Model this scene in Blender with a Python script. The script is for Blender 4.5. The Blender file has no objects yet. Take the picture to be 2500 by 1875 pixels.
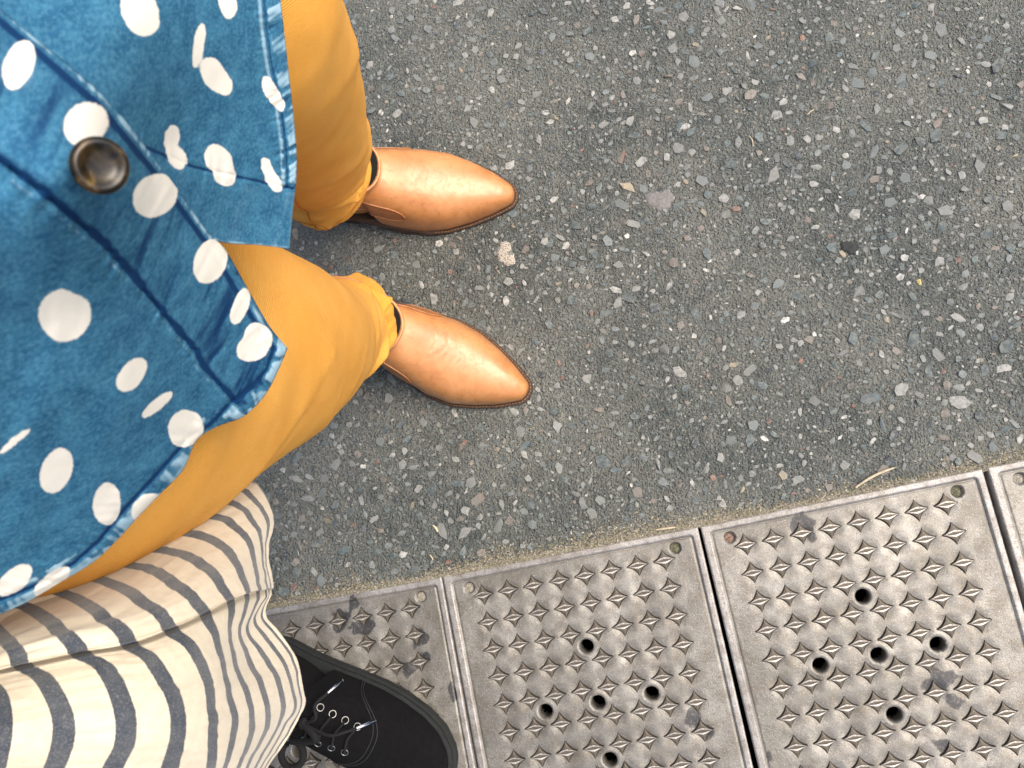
import bpy, bmesh, math, random
import numpy as np
from mathutils import Vector, Matrix, noise

random.seed(7)
RNG = np.random.default_rng(11)
scene = bpy.context.scene
COL = scene.collection

# ------------------------------------------------------------------ camera
PITCH = 0.032                       # spacing of the studs on the drain covers (metres)
CAM_H = 33.60771453 * PITCH
FPX = 2160.0                        # focal length in pixels of a 2500 px wide picture
ca, sa = math.cos(0.11156325), math.sin(0.11156325)
cb, sb = math.cos(0.19652194), math.sin(0.19652194)
RC = np.array([[cb, 0, sb], [0, 1, 0], [-sb, 0, cb]]) @ np.array([[1, 0, 0], [0, ca, -sa], [0, sa, ca]])
cam_d = bpy.data.cameras.new('camera')
cam = bpy.data.objects.new('camera', cam_d)
COL.objects.link(cam)
m4 = Matrix([[RC[0, 0], RC[0, 1], RC[0, 2], 0], [RC[1, 0], RC[1, 1], RC[1, 2], 0], [RC[2, 0], RC[2, 1], RC[2, 2], CAM_H], [0, 0, 0, 1]])
cam.matrix_world = m4
cam_d.sensor_fit = 'HORIZONTAL'
cam_d.sensor_width = 36.0
cam_d.lens = 36.0 * FPX / 2500.0
cam_d.clip_start = 0.01
cam_d.clip_end = 500
cam_d.dof.use_dof = True
cam_d.dof.focus_distance = 1.0
cam_d.dof.aperture_fstop = 32.0
scene.camera = cam

# ------------------------------------------------------------------ light
SUN_EL, SUN_AZ = math.radians(58), math.radians(18)      # azimuth from +x towards +y
world = bpy.data.worlds.new('World')
scene.world = world
world.use_nodes = True
wn = world.node_tree
wn.nodes.clear()
sky = wn.nodes.new('ShaderNodeTexSky')
sky.sky_type = 'NISHITA'
sky.sun_disc = False
sky.sun_elevation = SUN_EL
sky.sun_rotation = math.pi / 2 - SUN_AZ
sky.air_density = 1.0
sky.dust_density = 6.0
sky.ozone_density = 0.6
bg = wn.nodes.new('ShaderNodeBackground')
bg.inputs['Strength'].default_value = 0.15
wo = wn.nodes.new('ShaderNodeOutputWorld')
wn.links.new(sky.outputs[0], bg.inputs[0])
wn.links.new(bg.outputs[0], wo.inputs[0])
sun_d = bpy.data.lights.new('sun', 'SUN')
sun_d.energy = 1.15
sun_d.angle = math.radians(40)
sun_d.color = (1.0, 0.94, 0.84)
sun = bpy.data.objects.new('sun', sun_d)
COL.objects.link(sun)
sd = Vector((math.cos(SUN_EL) * math.cos(SUN_AZ), math.cos(SUN_EL) * math.sin(SUN_AZ), math.sin(SUN_EL)))
sun.rotation_euler = sd.to_track_quat('Z', 'Y').to_euler()
scene.view_settings.view_transform = 'Standard'
scene.view_settings.look = 'None'
scene.view_settings.exposure = 0.86
scene.view_settings.gamma = 1.0
scene.cycles.max_bounces = 5
scene.cycles.diffuse_bounces = 3
scene.cycles.glossy_bounces = 2
scene.view_settings.use_curve_mapping = False

# ------------------------------------------------------------------ helpers
def ray(u, v):
    return RC @ np.array([(u - 1250) / FPX, -(v - 937.5) / FPX, -1.0])
def at_z(u, v, z=0.0):
    d = ray(u, v)
    t = (z - CAM_H) / d[2]
    return np.array([0, 0, CAM_H]) + d * t
def unproject(uv, dep):
    uv = np.asarray(uv, float)
    dep = np.asarray(dep, float)
    l = np.stack([(uv[..., 0] - 1250) / FPX, -(uv[..., 1] - 937.5) / FPX, -np.ones_like(dep)], -1) * dep[..., None]
    return l @ RC.T + np.array([0, 0, CAM_H])

def tag(o, label=None, cat=None, group=None, kind=None):
    if label: o['label'] = label
    if cat: o['category'] = cat
    if group: o['group'] = group
    if kind: o['kind'] = kind
    return o
def empty(name, loc=(0, 0, 0), rz=0.0, parent=None):
    o = bpy.data.objects.new(name, None)
    o.location = loc
    o.rotation_euler = (0, 0, rz)
    o.empty_display_size = 0.05
    COL.objects.link(o)
    o.parent = parent
    return o
def link(name, me, parent=None, mats=(), smooth=True):
    for m in mats:
        me.materials.append(m)
    if smooth is not None:
        me.polygons.foreach_set('use_smooth', [smooth] * len(me.polygons))
    o = bpy.data.objects.new(name, me)
    COL.objects.link(o)
    o.parent = parent
    return o
def mesh_np(name, V, F):
    me = bpy.data.meshes.new(name)
    V = np.asarray(V, float).reshape(-1, 3)
    if isinstance(F, np.ndarray):
        n, k = F.shape
        me.vertices.add(len(V))
        me.vertices.foreach_set('co', V.astype(np.float32).ravel())
        me.loops.add(n * k)
        me.loops.foreach_set('vertex_index', F.astype(np.int32).ravel())
        me.polygons.add(n)
        me.polygons.foreach_set('loop_start', np.arange(0, n * k, k, dtype=np.int32))
        me.polygons.foreach_set('loop_total', np.full(n, k, dtype=np.int32))
        me.update(calc_edges=True)
    else:
        me.from_pydata(V.tolist(), [], F)
        me.update()
    return me
def fattr(me, name, arr):
    a = me.attributes.new(name, 'FLOAT', 'POINT')
    a.data.foreach_set('value', np.asarray(arr, np.float32).ravel())
def vattr(me, name, arr):
    a = me.attributes.new(name, 'FLOAT_VECTOR', 'POINT')
    a.data.foreach_set('vector', np.asarray(arr, np.float32).ravel())
def cloth_coords(G, off=0.0):
    """lengths along a cloth grid, as flat fabric coordinates"""
    a = np.concatenate([np.zeros((G.shape[0], 1)), np.cumsum(np.linalg.norm(np.diff(G, axis=1), axis=-1), 1)], 1)
    b = np.concatenate([np.zeros((1, G.shape[1])), np.cumsum(np.linalg.norm(np.diff(G, axis=0), axis=-1), 0)], 0)
    return np.stack([a + off, b, np.full(a.shape, off * 0.3)], -1).reshape(-1, 3)
def cattr(me, name, arr):
    a = me.attributes.new(name, 'FLOAT_COLOR', 'POINT')
    c = np.ones((len(me.vertices), 4), np.float32)
    c[:, :3] = arr
    a.data.foreach_set('color', c.ravel())
def grid_faces(nr, nc, close_c=False):
    r = np.arange(nr - 1)[:, None]
    c = np.arange(nc if close_c else nc - 1)[None, :]
    c2 = (c + 1) % nc
    return np.stack([r * nc + c, r * nc + c2, (r + 1) * nc + c2, (r + 1) * nc + c], -1).reshape(-1, 4)
def catmull(P, n):
    """resample control points P (k, d) at n uniform parameters with a Catmull-Rom spline"""
    P = np.asarray(P, float)
    k = len(P)
    t = np.linspace(0, k - 1, n) if np.isscalar(n) else np.asarray(n, float)
    i = np.clip(np.floor(t).astype(int), 0, k - 2)
    f = (t - i)[(...,) + (None,) * (P.ndim - 1)]
    E = np.concatenate([2 * P[:1] - P[1:2], P, 2 * P[-1:] - P[-2:-1]], 0)
    p0, p1, p2, p3 = E[i], E[i + 1], E[i + 2], E[i + 3]
    return 0.5 * (2 * p1 + (p2 - p0) * f + (2 * p0 - 5 * p1 + 4 * p2 - p3) * f ** 2 + (3 * p1 - p0 - 3 * p2 + p3) * f ** 3)
def arclen_resample(P, n, dense=400):
    Q = catmull(P, dense)
    s = np.concatenate([[0], np.cumsum(np.linalg.norm(np.diff(Q, axis=0), axis=1))])
    t = np.linspace(0, s[-1], n)
    return np.stack([np.interp(t, s, Q[:, c]) for c in range(Q.shape[1])], -1)
def tps(pts, val, smooth=1e-3):
    """thin plate spline through scattered values, for the distance of a garment"""
    pts = np.asarray(pts, float) / 1000.0
    n = len(pts)
    def U(r2): return np.where(r2 > 1e-12, r2 * np.log(np.maximum(r2, 1e-12)), 0)
    K = U(((pts[:, None] - pts[None]) ** 2).sum(-1)) + smooth * np.eye(n)
    Pm = np.concatenate([np.ones((n, 1)), pts], 1)
    A = np.block([[K, Pm], [Pm.T, np.zeros((3, 3))]])
    w = np.linalg.solve(A, np.concatenate([val, np.zeros(3)]))
    def f(q):
        q = np.asarray(q, float) / 1000.0
        sh = q.shape[:-1]
        q = q.reshape(-1, 2)
        out = U(((q[:, None] - pts[None]) ** 2).sum(-1)) @ w[:n] + w[n] + q @ w[n + 1:]
        return out.reshape(sh)
    return f
def poly_dist(Q, P, step=None):
    """distance of points Q (n,2) to polyline P, its arclength there and the side (+ left of travel)"""
    P = np.asarray(P, float)
    best = np.full(len(Q), 1e9); arc = np.zeros(len(Q)); side = np.zeros(len(Q))
    s0 = 0.0
    for a, b in zip(P[:-1], P[1:]):
        d = b - a
        L = np.hypot(*d)
        w = Q - a
        t = np.clip((w @ d) / (L * L), 0, 1)
        c = w - t[:, None] * d
        dist = np.hypot(c[:, 0], c[:, 1])
        m = dist < best
        best[m] = dist[m]; arc[m] = s0 + t[m] * L
        cr = d[0] * w[:, 1] - d[1] * w[:, 0]
        side[m] = np.sign(cr[m])
        s0 += L
    return best, arc, side
def vnoise(X, scale, seed=0.0, octaves=1):
    out = np.empty(len(X))
    for i, p in enumerate(np.asarray(X) * scale + seed):
        q = Vector((p[0], p[1], p[2] if len(p) > 2 else 0.0))
        out[i] = noise.noise(q) if octaves == 1 else noise.fractal(q, 1.0, 2.0, octaves)
    return out
def grid_noise(shape, cells, seed, octaves=3):
    """cheap smooth noise on a 2-D grid in [-1, 1]"""
    r = np.random.default_rng(seed)
    out = np.zeros(shape); amp = 1.0; tot = 0
    cy, cx = cells
    for o in range(octaves):
        g = r.uniform(-1, 1, (int(cy) + 3, int(cx) + 3))
        y = np.linspace(0, cy, shape[0]); x = np.linspace(0, cx, shape[1])
        yi = y.astype(int); xi = x.astype(int)
        fy = y - yi; fx = x - xi
        fy = fy * fy * (3 - 2 * fy); fx = fx * fx * (3 - 2 * fx)
        a = g[yi][:, xi]; b = g[yi][:, xi + 1]; c = g[yi + 1][:, xi]; d = g[yi + 1][:, xi + 1]
        out += amp * ((a * (1 - fx) + b * fx) * (1 - fy)[:, None] + (c * (1 - fx) + d * fx) * fy[:, None])
        tot += amp; amp *= 0.5; cy *= 2; cx *= 2
    return out / tot
def sstep(a, b, x):
    t = np.clip((x - a) / (b - a), 0, 1)
    return t * t * (3 - 2 * t)
def grid_normals(G):
    du = np.gradient(G, axis=1); dv = np.gradient(G, axis=0)
    n = np.cross(du, dv)
    return n / np.maximum(np.linalg.norm(n, axis=-1, keepdims=True), 1e-12)
def tube(path, r, seg=8, caps=True, closed=False):
    """tube along a path of points; r a number or one radius for each point"""
    P = np.asarray(path, float)
    n = len(P)
    r = np.full(n, r) if np.isscalar(r) else np.asarray(r)
    T = np.gradient(P, axis=0)
    if closed:
        T = np.roll(P, -1, 0) - np.roll(P, 1, 0)
    T /= np.linalg.norm(T, axis=1, keepdims=True)
    up = np.array([0.13, 0.29, 0.95])
    A = np.cross(T, up); A /= np.linalg.norm(A, axis=1, keepdims=True)
    B = np.cross(T, A)
    th = np.linspace(0, 2 * math.pi, seg, endpoint=False)
    V = P[:, None] + r[:, None, None] * (A[:, None] * np.cos(th)[None, :, None] + B[:, None] * np.sin(th)[None, :, None])
    F = grid_faces(n, seg, True).tolist()
    if closed:
        F += [[(n - 1) * seg + i, (n - 1) * seg + (i + 1) % seg, (i + 1) % seg, i] for i in range(seg)]
    elif caps:
        F += [list(range(seg)), list(range((n - 1) * seg, n * seg))[::-1]]
    return V.reshape(-1, 3), F
def join(parts):
    V, F, o = [], [], 0
    for v, f in parts:
        V.append(np.asarray(v).reshape(-1, 3))
        F += [[i + o for i in q] for q in (f.tolist() if isinstance(f, np.ndarray) else f)]
        o += len(V[-1])
    return np.concatenate(V), F
def box(c, s, rz=0.0):
    x, y, z = s[0] / 2, s[1] / 2, s[2] / 2
    V = np.array([(-x, -y, -z), (x, -y, -z), (x, y, -z), (-x, y, -z), (-x, -y, z), (x, -y, z), (x, y, z), (-x, y, z)])
    c_, s_ = math.cos(rz), math.sin(rz)
    V = V @ np.array([[c_, -s_, 0], [s_, c_, 0], [0, 0, 1]]).T + np.array(c)
    return V, [[0, 3, 2, 1], [4, 5, 6, 7], [0, 1, 5, 4], [1, 2, 6, 5], [2, 3, 7, 6], [3, 0, 4, 7]]
def bake(o):
    """apply the modifiers of an object"""
    dg = bpy.context.evaluated_depsgraph_get()
    dg.update()
    me = bpy.data.meshes.new_from_object(o.evaluated_get(dg))
    o.modifiers.clear()
    o.data = me
    return o

# ------------------------------------------------------------------ materials
class NT:
    def __init__(self, name):
        self.m = bpy.data.materials.new(name)
        self.m.use_nodes = True
        self.t = self.m.node_tree
        self.b = self.t.nodes['Principled BSDF']
    def n(self, typ, **kw):
        nd = self.t.nodes.new('ShaderNode' + typ)
        for k, v in kw.items():
            if k[0] == '_':
                setattr(nd, k[1:], v)
            else:
                self.set(nd.inputs[int(k[1:]) if k[0] == 'i' and k[1:].isdigit() else k.replace('_', ' ')], v)
        return nd
    def set(self, sock, v):
        if hasattr(v, 'is_linked'):
            self.t.links.new(v, sock)
        elif isinstance(v, (tuple, list)) and len(v) == 3 and sock.type == 'RGBA':
            sock.default_value = (*v, 1)
        else:
            sock.default_value = v
    def noise(self, scale, detail=3, rough=0.5, vec=None, dist=0.0):
        nd = self.n('TexNoise', Scale=scale, Detail=detail, Roughness=rough, Distortion=dist)
        if vec is not None: self.set(nd.inputs['Vector'], vec)
        return nd.outputs[0]
    def ramp(self, fac, stops, interp='LINEAR'):
        nd = self.n('ValToRGB', Fac=fac)
        cr = nd.color_ramp
        cr.interpolation = interp
        while len(cr.elements) < len(stops): cr.elements.new(0.5)
        for e, (p, c) in zip(cr.elements, stops):
            e.position = p
            e.color = (c, c, c, 1) if not isinstance(c, (tuple, list)) else (*c, 1)
        return nd.outputs[0]
    def mix(self, fac, a, b, mode='MIX'):
        nd = self.n('Mix', _data_type='RGBA', _blend_type=mode)
        self.set(nd.inputs[0], fac); self.set(nd.inputs[6], a); self.set(nd.inputs[7], b)
        return nd.outputs[2]
    def math(self, op, a, b=None, c=None):
        nd = self.n('Math', _operation=op)
        self.set(nd.inputs[0], a)
        if b is not None: self.set(nd.inputs[1], b)
        if c is not None: self.set(nd.inputs[2], c)
        return nd.outputs[0]
    def attr(self, name):
        return self.n('Attribute', _attribute_name=name)
    def coords(self, kind='Object'):
        return self.n('TexCoord').outputs[kind]
    def step(self, v, a, b):
        nd = self.n('MapRange', _interpolation_type='SMOOTHSTEP', Value=v)
        nd.inputs[1].default_value = a; nd.inputs[2].default_value = b
        return nd.outputs[0]
    def bump(self, h, strength, dist):
        nd = self.n('Bump', Height=h, Strength=strength, Distance=dist)
        prev = self.b.inputs['Normal']
        if prev.is_linked:
            self.t.links.new(prev.links[0].from_socket, nd.inputs['Normal'])
        self.t.links.new(nd.outputs[0], prev)
    def out(self, color=None, rough=None, metal=None, **kw):
        if color is not None: self.set(self.b.inputs['Base Color'], color)
        if rough is not None: self.set(self.b.inputs['Roughness'], rough)
        if metal is not None: self.set(self.b.inputs['Metallic'], metal)
        for k, v in kw.items(): self.set(self.b.inputs[k.replace('_', ' ')], v)
        return self.m

def m_asphalt():
    q = NT('asphalt_binder'); c = q.coords()
    big = q.noise(5, 4, 0.55, c)
    mid = q.noise(55, 4, 0.6, c)
    fine = q.noise(900, 2, 0.6, c)
    base = q.mix(q.ramp(mid, [(0.35, 0), (0.7, 1)]), (0.076, 0.089, 0.083), (0.170, 0.180, 0.161))
    base = q.mix(q.ramp(big, [(0.40, 0), (0.66, 0.75)]), base, (0.232, 0.236, 0.203))
    v1 = q.n('TexVoronoi', Scale=330, Randomness=1.0, Vector=c)
    g = q.math('MULTIPLY', q.ramp(v1.outputs['Distance'], [(0.16, 1), (0.42, 0)]), q.ramp(q.n('SeparateColor', Color=v1.outputs['Color']).outputs[0], [(0.52, 0), (0.6, 1)]))
    gc = q.ramp(q.n('SeparateColor', Color=v1.outputs['Color']).outputs[1], [(0, (0.10, 0.115, 0.12)), (0.4, (0.19, 0.19, 0.18)), (0.75, (0.30, 0.29, 0.265)), (0.95, (0.50, 0.485, 0.45))], 'CONSTANT')
    base = q.mix(g, base, gc)
    v2 = q.n('TexVoronoi', Scale=800, Vector=c)
    g2 = q.math('MULTIPLY', q.ramp(v2.outputs['Distance'], [(0.15, 1), (0.4, 0)]), q.ramp(q.n('SeparateColor', Color=v2.outputs['Color']).outputs[0], [(0.6, 0), (0.7, 1)]))
    base = q.mix(g2, base, q.ramp(q.n('SeparateColor', Color=v2.outputs['Color']).outputs[2], [(0, (0.12, 0.12, 0.11)), (0.6, (0.25, 0.23, 0.20)), (1, (0.6, 0.58, 0.54))]))
    base = q.mix(q.ramp(fine, [(0.3, 0.35), (0.5, 0)]), base, (0.022, 0.027, 0.027))
    q.bump(q.math('ADD', q.math('MULTIPLY', g, 0.8), q.math('ADD', q.math('MULTIPLY', g2, 0.35), q.math('MULTIPLY', q.noise(300, 2, 0.65, c), 2.6))), 1.0, 0.0040)
    return q.out(base, 0.82, 0, Specular_IOR_Level=0.35)
def m_stone(use_obj):
    q = NT('aggregate_stone'); c = q.coords()
    col = q.n('ObjectInfo').outputs['Color'] if use_obj else q.attr('tint').outputs['Color']
    n1 = q.noise(420, 2, 0.65, c)
    col2 = q.mix(1.0, col, q.ramp(n1, [(0.28, 0.62), (0.55, 1.0), (0.75, 1.28)]), 'MULTIPLY')
    wc = q.n('NewGeometry').outputs['Position']
    col2 = q.mix(q.ramp(q.noise(210, 3, 0.7, wc), [(0.44, 0.0), (0.62, 0.85)]), col2, (0.165, 0.176, 0.158))
    q.bump(q.noise(650, 3, 0.6, c), 0.5, 0.0008)
    return q.out(col2, 0.6, 0, Specular_IOR_Level=0.35)
def m_simple(name, col, rough=0.6, metal=0.0, nscale=200, amount=0.25, bump=0.0, bdist=0.001, **kw):
    q = NT(name); c = q.coords()
    nz = q.noise(nscale, 4, 0.6, c)
    k = q.mix(1.0, col, q.ramp(nz, [(0.3, 1 - amount), (0.7, 1 + amount)]), 'MULTIPLY')
    if bump: q.bump(q.noise(nscale * 2, 3, 0.6, c), bump, bdist)
    return q.out(k, rough, metal, **kw)
def m_plate(name, lo, hi, rough):
    q = NT(name); c = q.coords()
    big = q.noise(9, 4, 0.6, c)
    col = q.mix(q.ramp(big, [(0.32, 0), (0.66, 1)]), lo, hi)
    col = q.mix(q.ramp(q.noise(48, 6, 0.7, c), [(0.36, 0.65), (0.58, 0)]), col, (0.13, 0.112, 0.085))
    sp = q.noise(1300, 2, 0.6, c)
    col = q.mix(q.ramp(sp, [(0.34, 0.85), (0.46, 0)]), col, (0.075, 0.064, 0.05))
    col = q.mix(q.ramp(q.noise(420, 3, 0.65, c), [(0.30, 0.75), (0.45, 0)]), col, (0.13, 0.11, 0.085))
    col = q.mix(q.ramp(q.noise(700, 2, 0.5, c), [(0.62, 0), (0.72, 0.45)]), col, (0.62, 0.58, 0.52))
    st = q.attr('stain').outputs['Fac']
    col = q.mix(q.math('MULTIPLY', st, q.ramp(q.noise(330, 4, 0.7, c), [(0.30, 0.35), (0.50, 0.95)])), col, (0.048, 0.048, 0.050))
    q.bump(q.math('ADD', sp, q.math('MULTIPLY', q.noise(380, 3, 0.5, c), 0.8)), 0.45, 0.0007)
    r = q.ramp(q.noise(45, 4, 0.6, c), [(0.3, rough - 0.08), (0.7, rough + 0.12)])
    return q.out(col, r, 0.42, Specular_IOR_Level=0.5)
def m_denim():
    q = NT('washed_denim'); c = q.attr('fabric').outputs['Vector']
    mott = q.noise(110, 4, 0.62, c)
    mott2 = q.noise(650, 3, 0.6, c)
    col = q.mix(q.ramp(mott, [(0.3, 0), (0.72, 1)]), (0.016, 0.090, 0.175), (0.052, 0.192, 0.305))
    col = q.mix(q.ramp(mott2, [(0.32, 0.42), (0.52, 0)]), col, (0.008, 0.045, 0.14))
    col = q.mix(q.ramp(mott2, [(0.50, 0), (0.72, 0.28)]), col, (0.16, 0.34, 0.46))
    fd = q.attr('fade').outputs['Fac']
    fdn = q.math('ADD', fd, q.math('MULTIPLY', q.math('SUBTRACT', q.noise(260, 4, 0.7, c), 0.5), 0.5))
    col = q.mix(q.step(fdn, 0.15, 1.0), col, (0.30, 0.47, 0.58))
    col = q.mix(q.step(q.math('MULTIPLY', fdn, -1.0), 0.12, 0.95), col, (0.004, 0.031, 0.098))
    w = q.noise(2600, 2, 0.5, c)
    col = q.mix(q.ramp(w, [(0.35, 0.35), (0.55, 0)]), col, q.mix(0.5, col, (0.005, 0.02, 0.07)))
    d = q.attr('dot').outputs['Fac']
    dn = q.math('ADD', d, q.math('MULTIPLY', q.math('SUBTRACT', q.noise(700, 3, 0.6, c), 0.5), 0.9))
    dot = q.step(dn, 0.35, -0.35)
    wh = q.mix(q.ramp(q.noise(150, 4, 0.6, c), [(0.35, 0.0), (0.7, 0.35)]), (0.74, 0.71, 0.63), (0.60, 0.585, 0.545))
    wh = q.mix(q.ramp(w, [(0.35, 0.22), (0.6, 0)]), wh, (0.55, 0.58, 0.58))
    col = q.mix(dot, col, wh)
    q.bump(q.math('ADD', w, q.math('MULTIPLY', mott2, 0.5)), 0.18, 0.0004)
    return q.out(col, 0.92, 0, Specular_IOR_Level=0.10)
def m_sweater():
    q = NT('striped_knit'); c = q.coords()
    w = q.attr('wale').outputs['Fac']
    wob = q.math('MULTIPLY', q.math('SUBTRACT', q.noise(900, 2, 0.6, c), 0.5), 0.035)
    ph = q.math('ABSOLUTE', q.math('SUBTRACT', q.math('FRACT', q.math('ADD', q.math('ADD', w, wob), 0.5)), 0.5))
    stripe = q.step(ph, 0.192, 0.172)
    cream = q.mix(q.ramp(q.noise(220, 4, 0.6, c), [(0.3, 0), (0.7, 1)]), (0.575, 0.505, 0.385), (0.645, 0.58, 0.46))
    navy = q.mix(q.ramp(q.noise(70, 4, 0.6, c), [(0.35, 0), (0.7, 1)]), (0.034, 0.046, 0.066), (0.088, 0.096, 0.106))
    navy = q.mix(q.ramp(q.noise(1300, 2, 0.6, c), [(0.5, 0), (0.75, 0.5)]), navy, (0.26, 0.25, 0.24))
    col = q.mix(stripe, cream, navy)
    lp = q.attr('loop').outputs['Fac']
    k = q.math('SINE', q.math('MULTIPLY', lp, 6.28318))
    q.bump(q.math('ADD', q.math('MULTIPLY', k, 0.4), q.noise(1500, 3, 0.6, c)), 0.35, 0.0005)
    return q.out(col, 0.95, 0, Specular_IOR_Level=0.1, Sheen_Weight=0.25)
def m_trousers(name, lo, hi, edge, sheen=0.1):
    q = NT(name); c = q.coords()
    n1 = q.noise(16, 4, 0.55, c); n2 = q.noise(800, 3, 0.6, c)
    col = q.mix(q.ramp(n1, [(0.3, 0), (0.7, 1)]), lo, hi)
    col = q.mix(q.ramp(n2, [(0.3, 0.3), (0.5, 0)]), col, edge)
    tw = q.attr('twill').outputs['Fac']
    k = q.math('SINE', q.math('MULTIPLY', tw, 6.28318))
    col = q.mix(q.math('MULTIPLY', q.step(k, 0.2, 1.0), 0.16), col, edge)
    q.bump(q.math('ADD', q.math('MULTIPLY', k, 0.8), n2), 0.45, 0.0007)
    return q.out(col, 0.95, 0, Specular_IOR_Level=0.05, Sheen_Weight=sheen)
def m_leather(name, lo, hi, dark, rough=0.40):
    q = NT(name); c = q.coords()
    n1 = q.noise(26, 5, 0.6, c, 0.6); n2 = q.noise(110, 5, 0.65, c, 0.8); n3 = q.noise(1100, 3, 0.6, c)
    col = q.mix(q.ramp(n1, [(0.3, 0), (0.68, 1)]), lo, hi)
    col = q.mix(q.ramp(n2, [(0.30, 0.38), (0.50, 0)]), col, dark)
    col = q.mix(q.ramp(n3, [(0.3, 0.25), (0.45, 0)]), col, dark)
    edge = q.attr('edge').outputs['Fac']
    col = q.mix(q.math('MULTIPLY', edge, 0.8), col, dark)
    cr = q.noise(70, 4, 0.6, q.n('Mapping', Vector=c, Scale=(1.0, 0.4, 0.6)).outputs[0])
    q.bump(q.math('ADD', q.math('MULTIPLY', cr, 1.2), q.math('MULTIPLY', n3, 0.5)), 0.22, 0.0012)
    return q.out(col, q.ramp(n2, [(0.3, rough + 0.22), (0.6, rough - 0.08)]), 0, Coat_Weight=0.45, Coat_Roughness=0.30)

M = dict(
    asphalt=m_asphalt(), stone_obj=m_stone(True), stone_vc=m_stone(False),
    plate=m_plate('cast_metal', (0.140, 0.136, 0.120), (0.320, 0.312, 0.284), 0.40),
    rim=m_plate('worn_rim_metal', (0.30, 0.290, 0.280), (0.43, 0.418, 0.40), 0.42),
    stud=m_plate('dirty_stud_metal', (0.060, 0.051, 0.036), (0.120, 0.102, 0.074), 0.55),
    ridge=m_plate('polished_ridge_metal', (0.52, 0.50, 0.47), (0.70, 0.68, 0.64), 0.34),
    grime_shade=m_simple('grime_shade_stud_side', (0.014, 0.012, 0.010), 0.85),
    dark=m_simple('dark_channel', (0.008, 0.008, 0.008), 0.95),
    denim=m_denim(), sweater=m_sweater(),
    mustard=m_trousers('mustard_twill', (0.70, 0.330, 0.052), (0.78, 0.405, 0.088), (0.54, 0.212, 0.022), 0.03),
    black_cloth=m_trousers('black_cloth', (0.003, 0.003, 0.004), (0.005, 0.005, 0.006), (0.002, 0.002, 0.002), 0.0),
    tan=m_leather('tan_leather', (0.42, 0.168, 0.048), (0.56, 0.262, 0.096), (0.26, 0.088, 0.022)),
    gusset=m_leather('brown_gusset', (0.30, 0.115, 0.034), (0.40, 0.165, 0.055), (0.13, 0.045, 0.012), 0.5),
    sole=m_simple('dark_brown_sole', (0.045, 0.024, 0.014), 0.6, bump=0.4),
    thread=m_simple('stitch_thread', (0.26, 0.125, 0.05), 0.8),
    ochre_thread=m_simple('ochre_thread', (0.46, 0.17, 0.018), 0.9),
    opening_shade=m_simple('black_opening_shade', (0.004, 0.004, 0.004), 1.0),
    suede=m_simple('black_suede', (0.0026, 0.0026, 0.0032), 0.95, nscale=160, amount=0.45, bump=0.4, Specular_IOR_Level=0.2),
    welt=m_simple('grey_rubber_welt', (0.008, 0.0105, 0.0105), 0.7, nscale=120, amount=0.3, bump=0.3),
    lace=m_simple('black_lace', (0.003, 0.003, 0.0035), 0.9),
    steel=m_simple('bright_steel', (0.75, 0.74, 0.72), 0.22, 1.0, amount=0.08),
    gunmetal=m_simple('dull_eyelet_metal', (0.38, 0.38, 0.37), 0.42, 1.0, amount=0.15),
    indigo=m_simple('indigo_thread', (0.012, 0.035, 0.12), 0.9),
    moss=None, straw=m_simple('dry_straw', (0.44, 0.38, 0.26), 0.8, amount=0.2),
)
def m_button():
    q = NT('horn_button'); c = q.coords()
    n1 = q.noise(170, 3, 0.5, c, 1.2)
    col = q.ramp(n1, [(0.42, (0.004, 0.003, 0.0015)), (0.58, (0.030, 0.018, 0.005)), (0.74, (0.17, 0.105, 0.03))])
    return q.out(col, 0.28, 0, Coat_Weight=0.12, Coat_Roughness=0.1, Specular_IOR_Level=0.35)
M['button'] = m_button()
def m_moss():
    q = NT('moss_and_grit')
    col = q.attr('tint').outputs['Color']
    return q.out(col, 0.95, 0, Specular_IOR_Level=0.1)
M['moss'] = m_moss()

# ------------------------------------------------------------------ ground
ROW = 0.2045
RU = np.array([math.cos(ROW), math.sin(ROW)])
RV = np.array([-math.sin(ROW), math.cos(ROW)])
O2 = np.array([-7.82035388, -4.23763479]) * PITCH
def row_xy(u, v):
    u = np.asarray(u, float); v = np.asarray(v, float)
    return O2 + u[..., None] * RU + v[..., None] * RV
UE0, UE1 = -11.55 * PITCH, 28.6 * PITCH              # ends of the drain
VE1, VE0 = 1.03 * PITCH, -10.35 * PITCH              # its two long edges
D_U0, D_U1, D_V1 = -1.15, 1.05, 1.15                 # finely built area of asphalt
nu, nv = 440, 225
uu = np.linspace(D_U0, D_U1, nu); vv = np.linspace(VE1, D_V1, nv)
UU, VV = np.meshgrid(uu, vv)
hz = 0.0011 * grid_noise(UU.shape, (40, 84), 3, 3) + 0.0018 * grid_noise(UU.shape, (6, 12), 4, 2)
fade = np.minimum(np.minimum(sstep(0, 0.05, UU - D_U0), sstep(0, 0.05, D_U1 - UU)), np.minimum(sstep(0, 0.05, D_V1 - VV), sstep(0.0, 0.03, VV - VE1)))
hz *= fade
def asphalt_z(u, v):
    i = np.clip((np.asarray(v) - VE1) / (D_V1 - VE1) * (nv - 1), 0, nv - 1).astype(int)
    j = np.clip((np.asarray(u) - D_U0) / (D_U1 - D_U0) * (nu - 1), 0, nu - 1).astype(int)
    return hz[i, j]
XY = row_xy(UU, VV)
parts = [(np.concatenate([XY, hz[..., None]], -1).reshape(-1, 3), grid_faces(nv, nu))]
FAR = 120.0
def flat(u0, u1, v0, v1):
    p = row_xy(np.array([u0, u1, u1, u0]), np.array([v0, v0, v1, v1]))
    return np.concatenate([p, np.zeros((4, 1))], 1), [[0, 1, 2, 3]]
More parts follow.
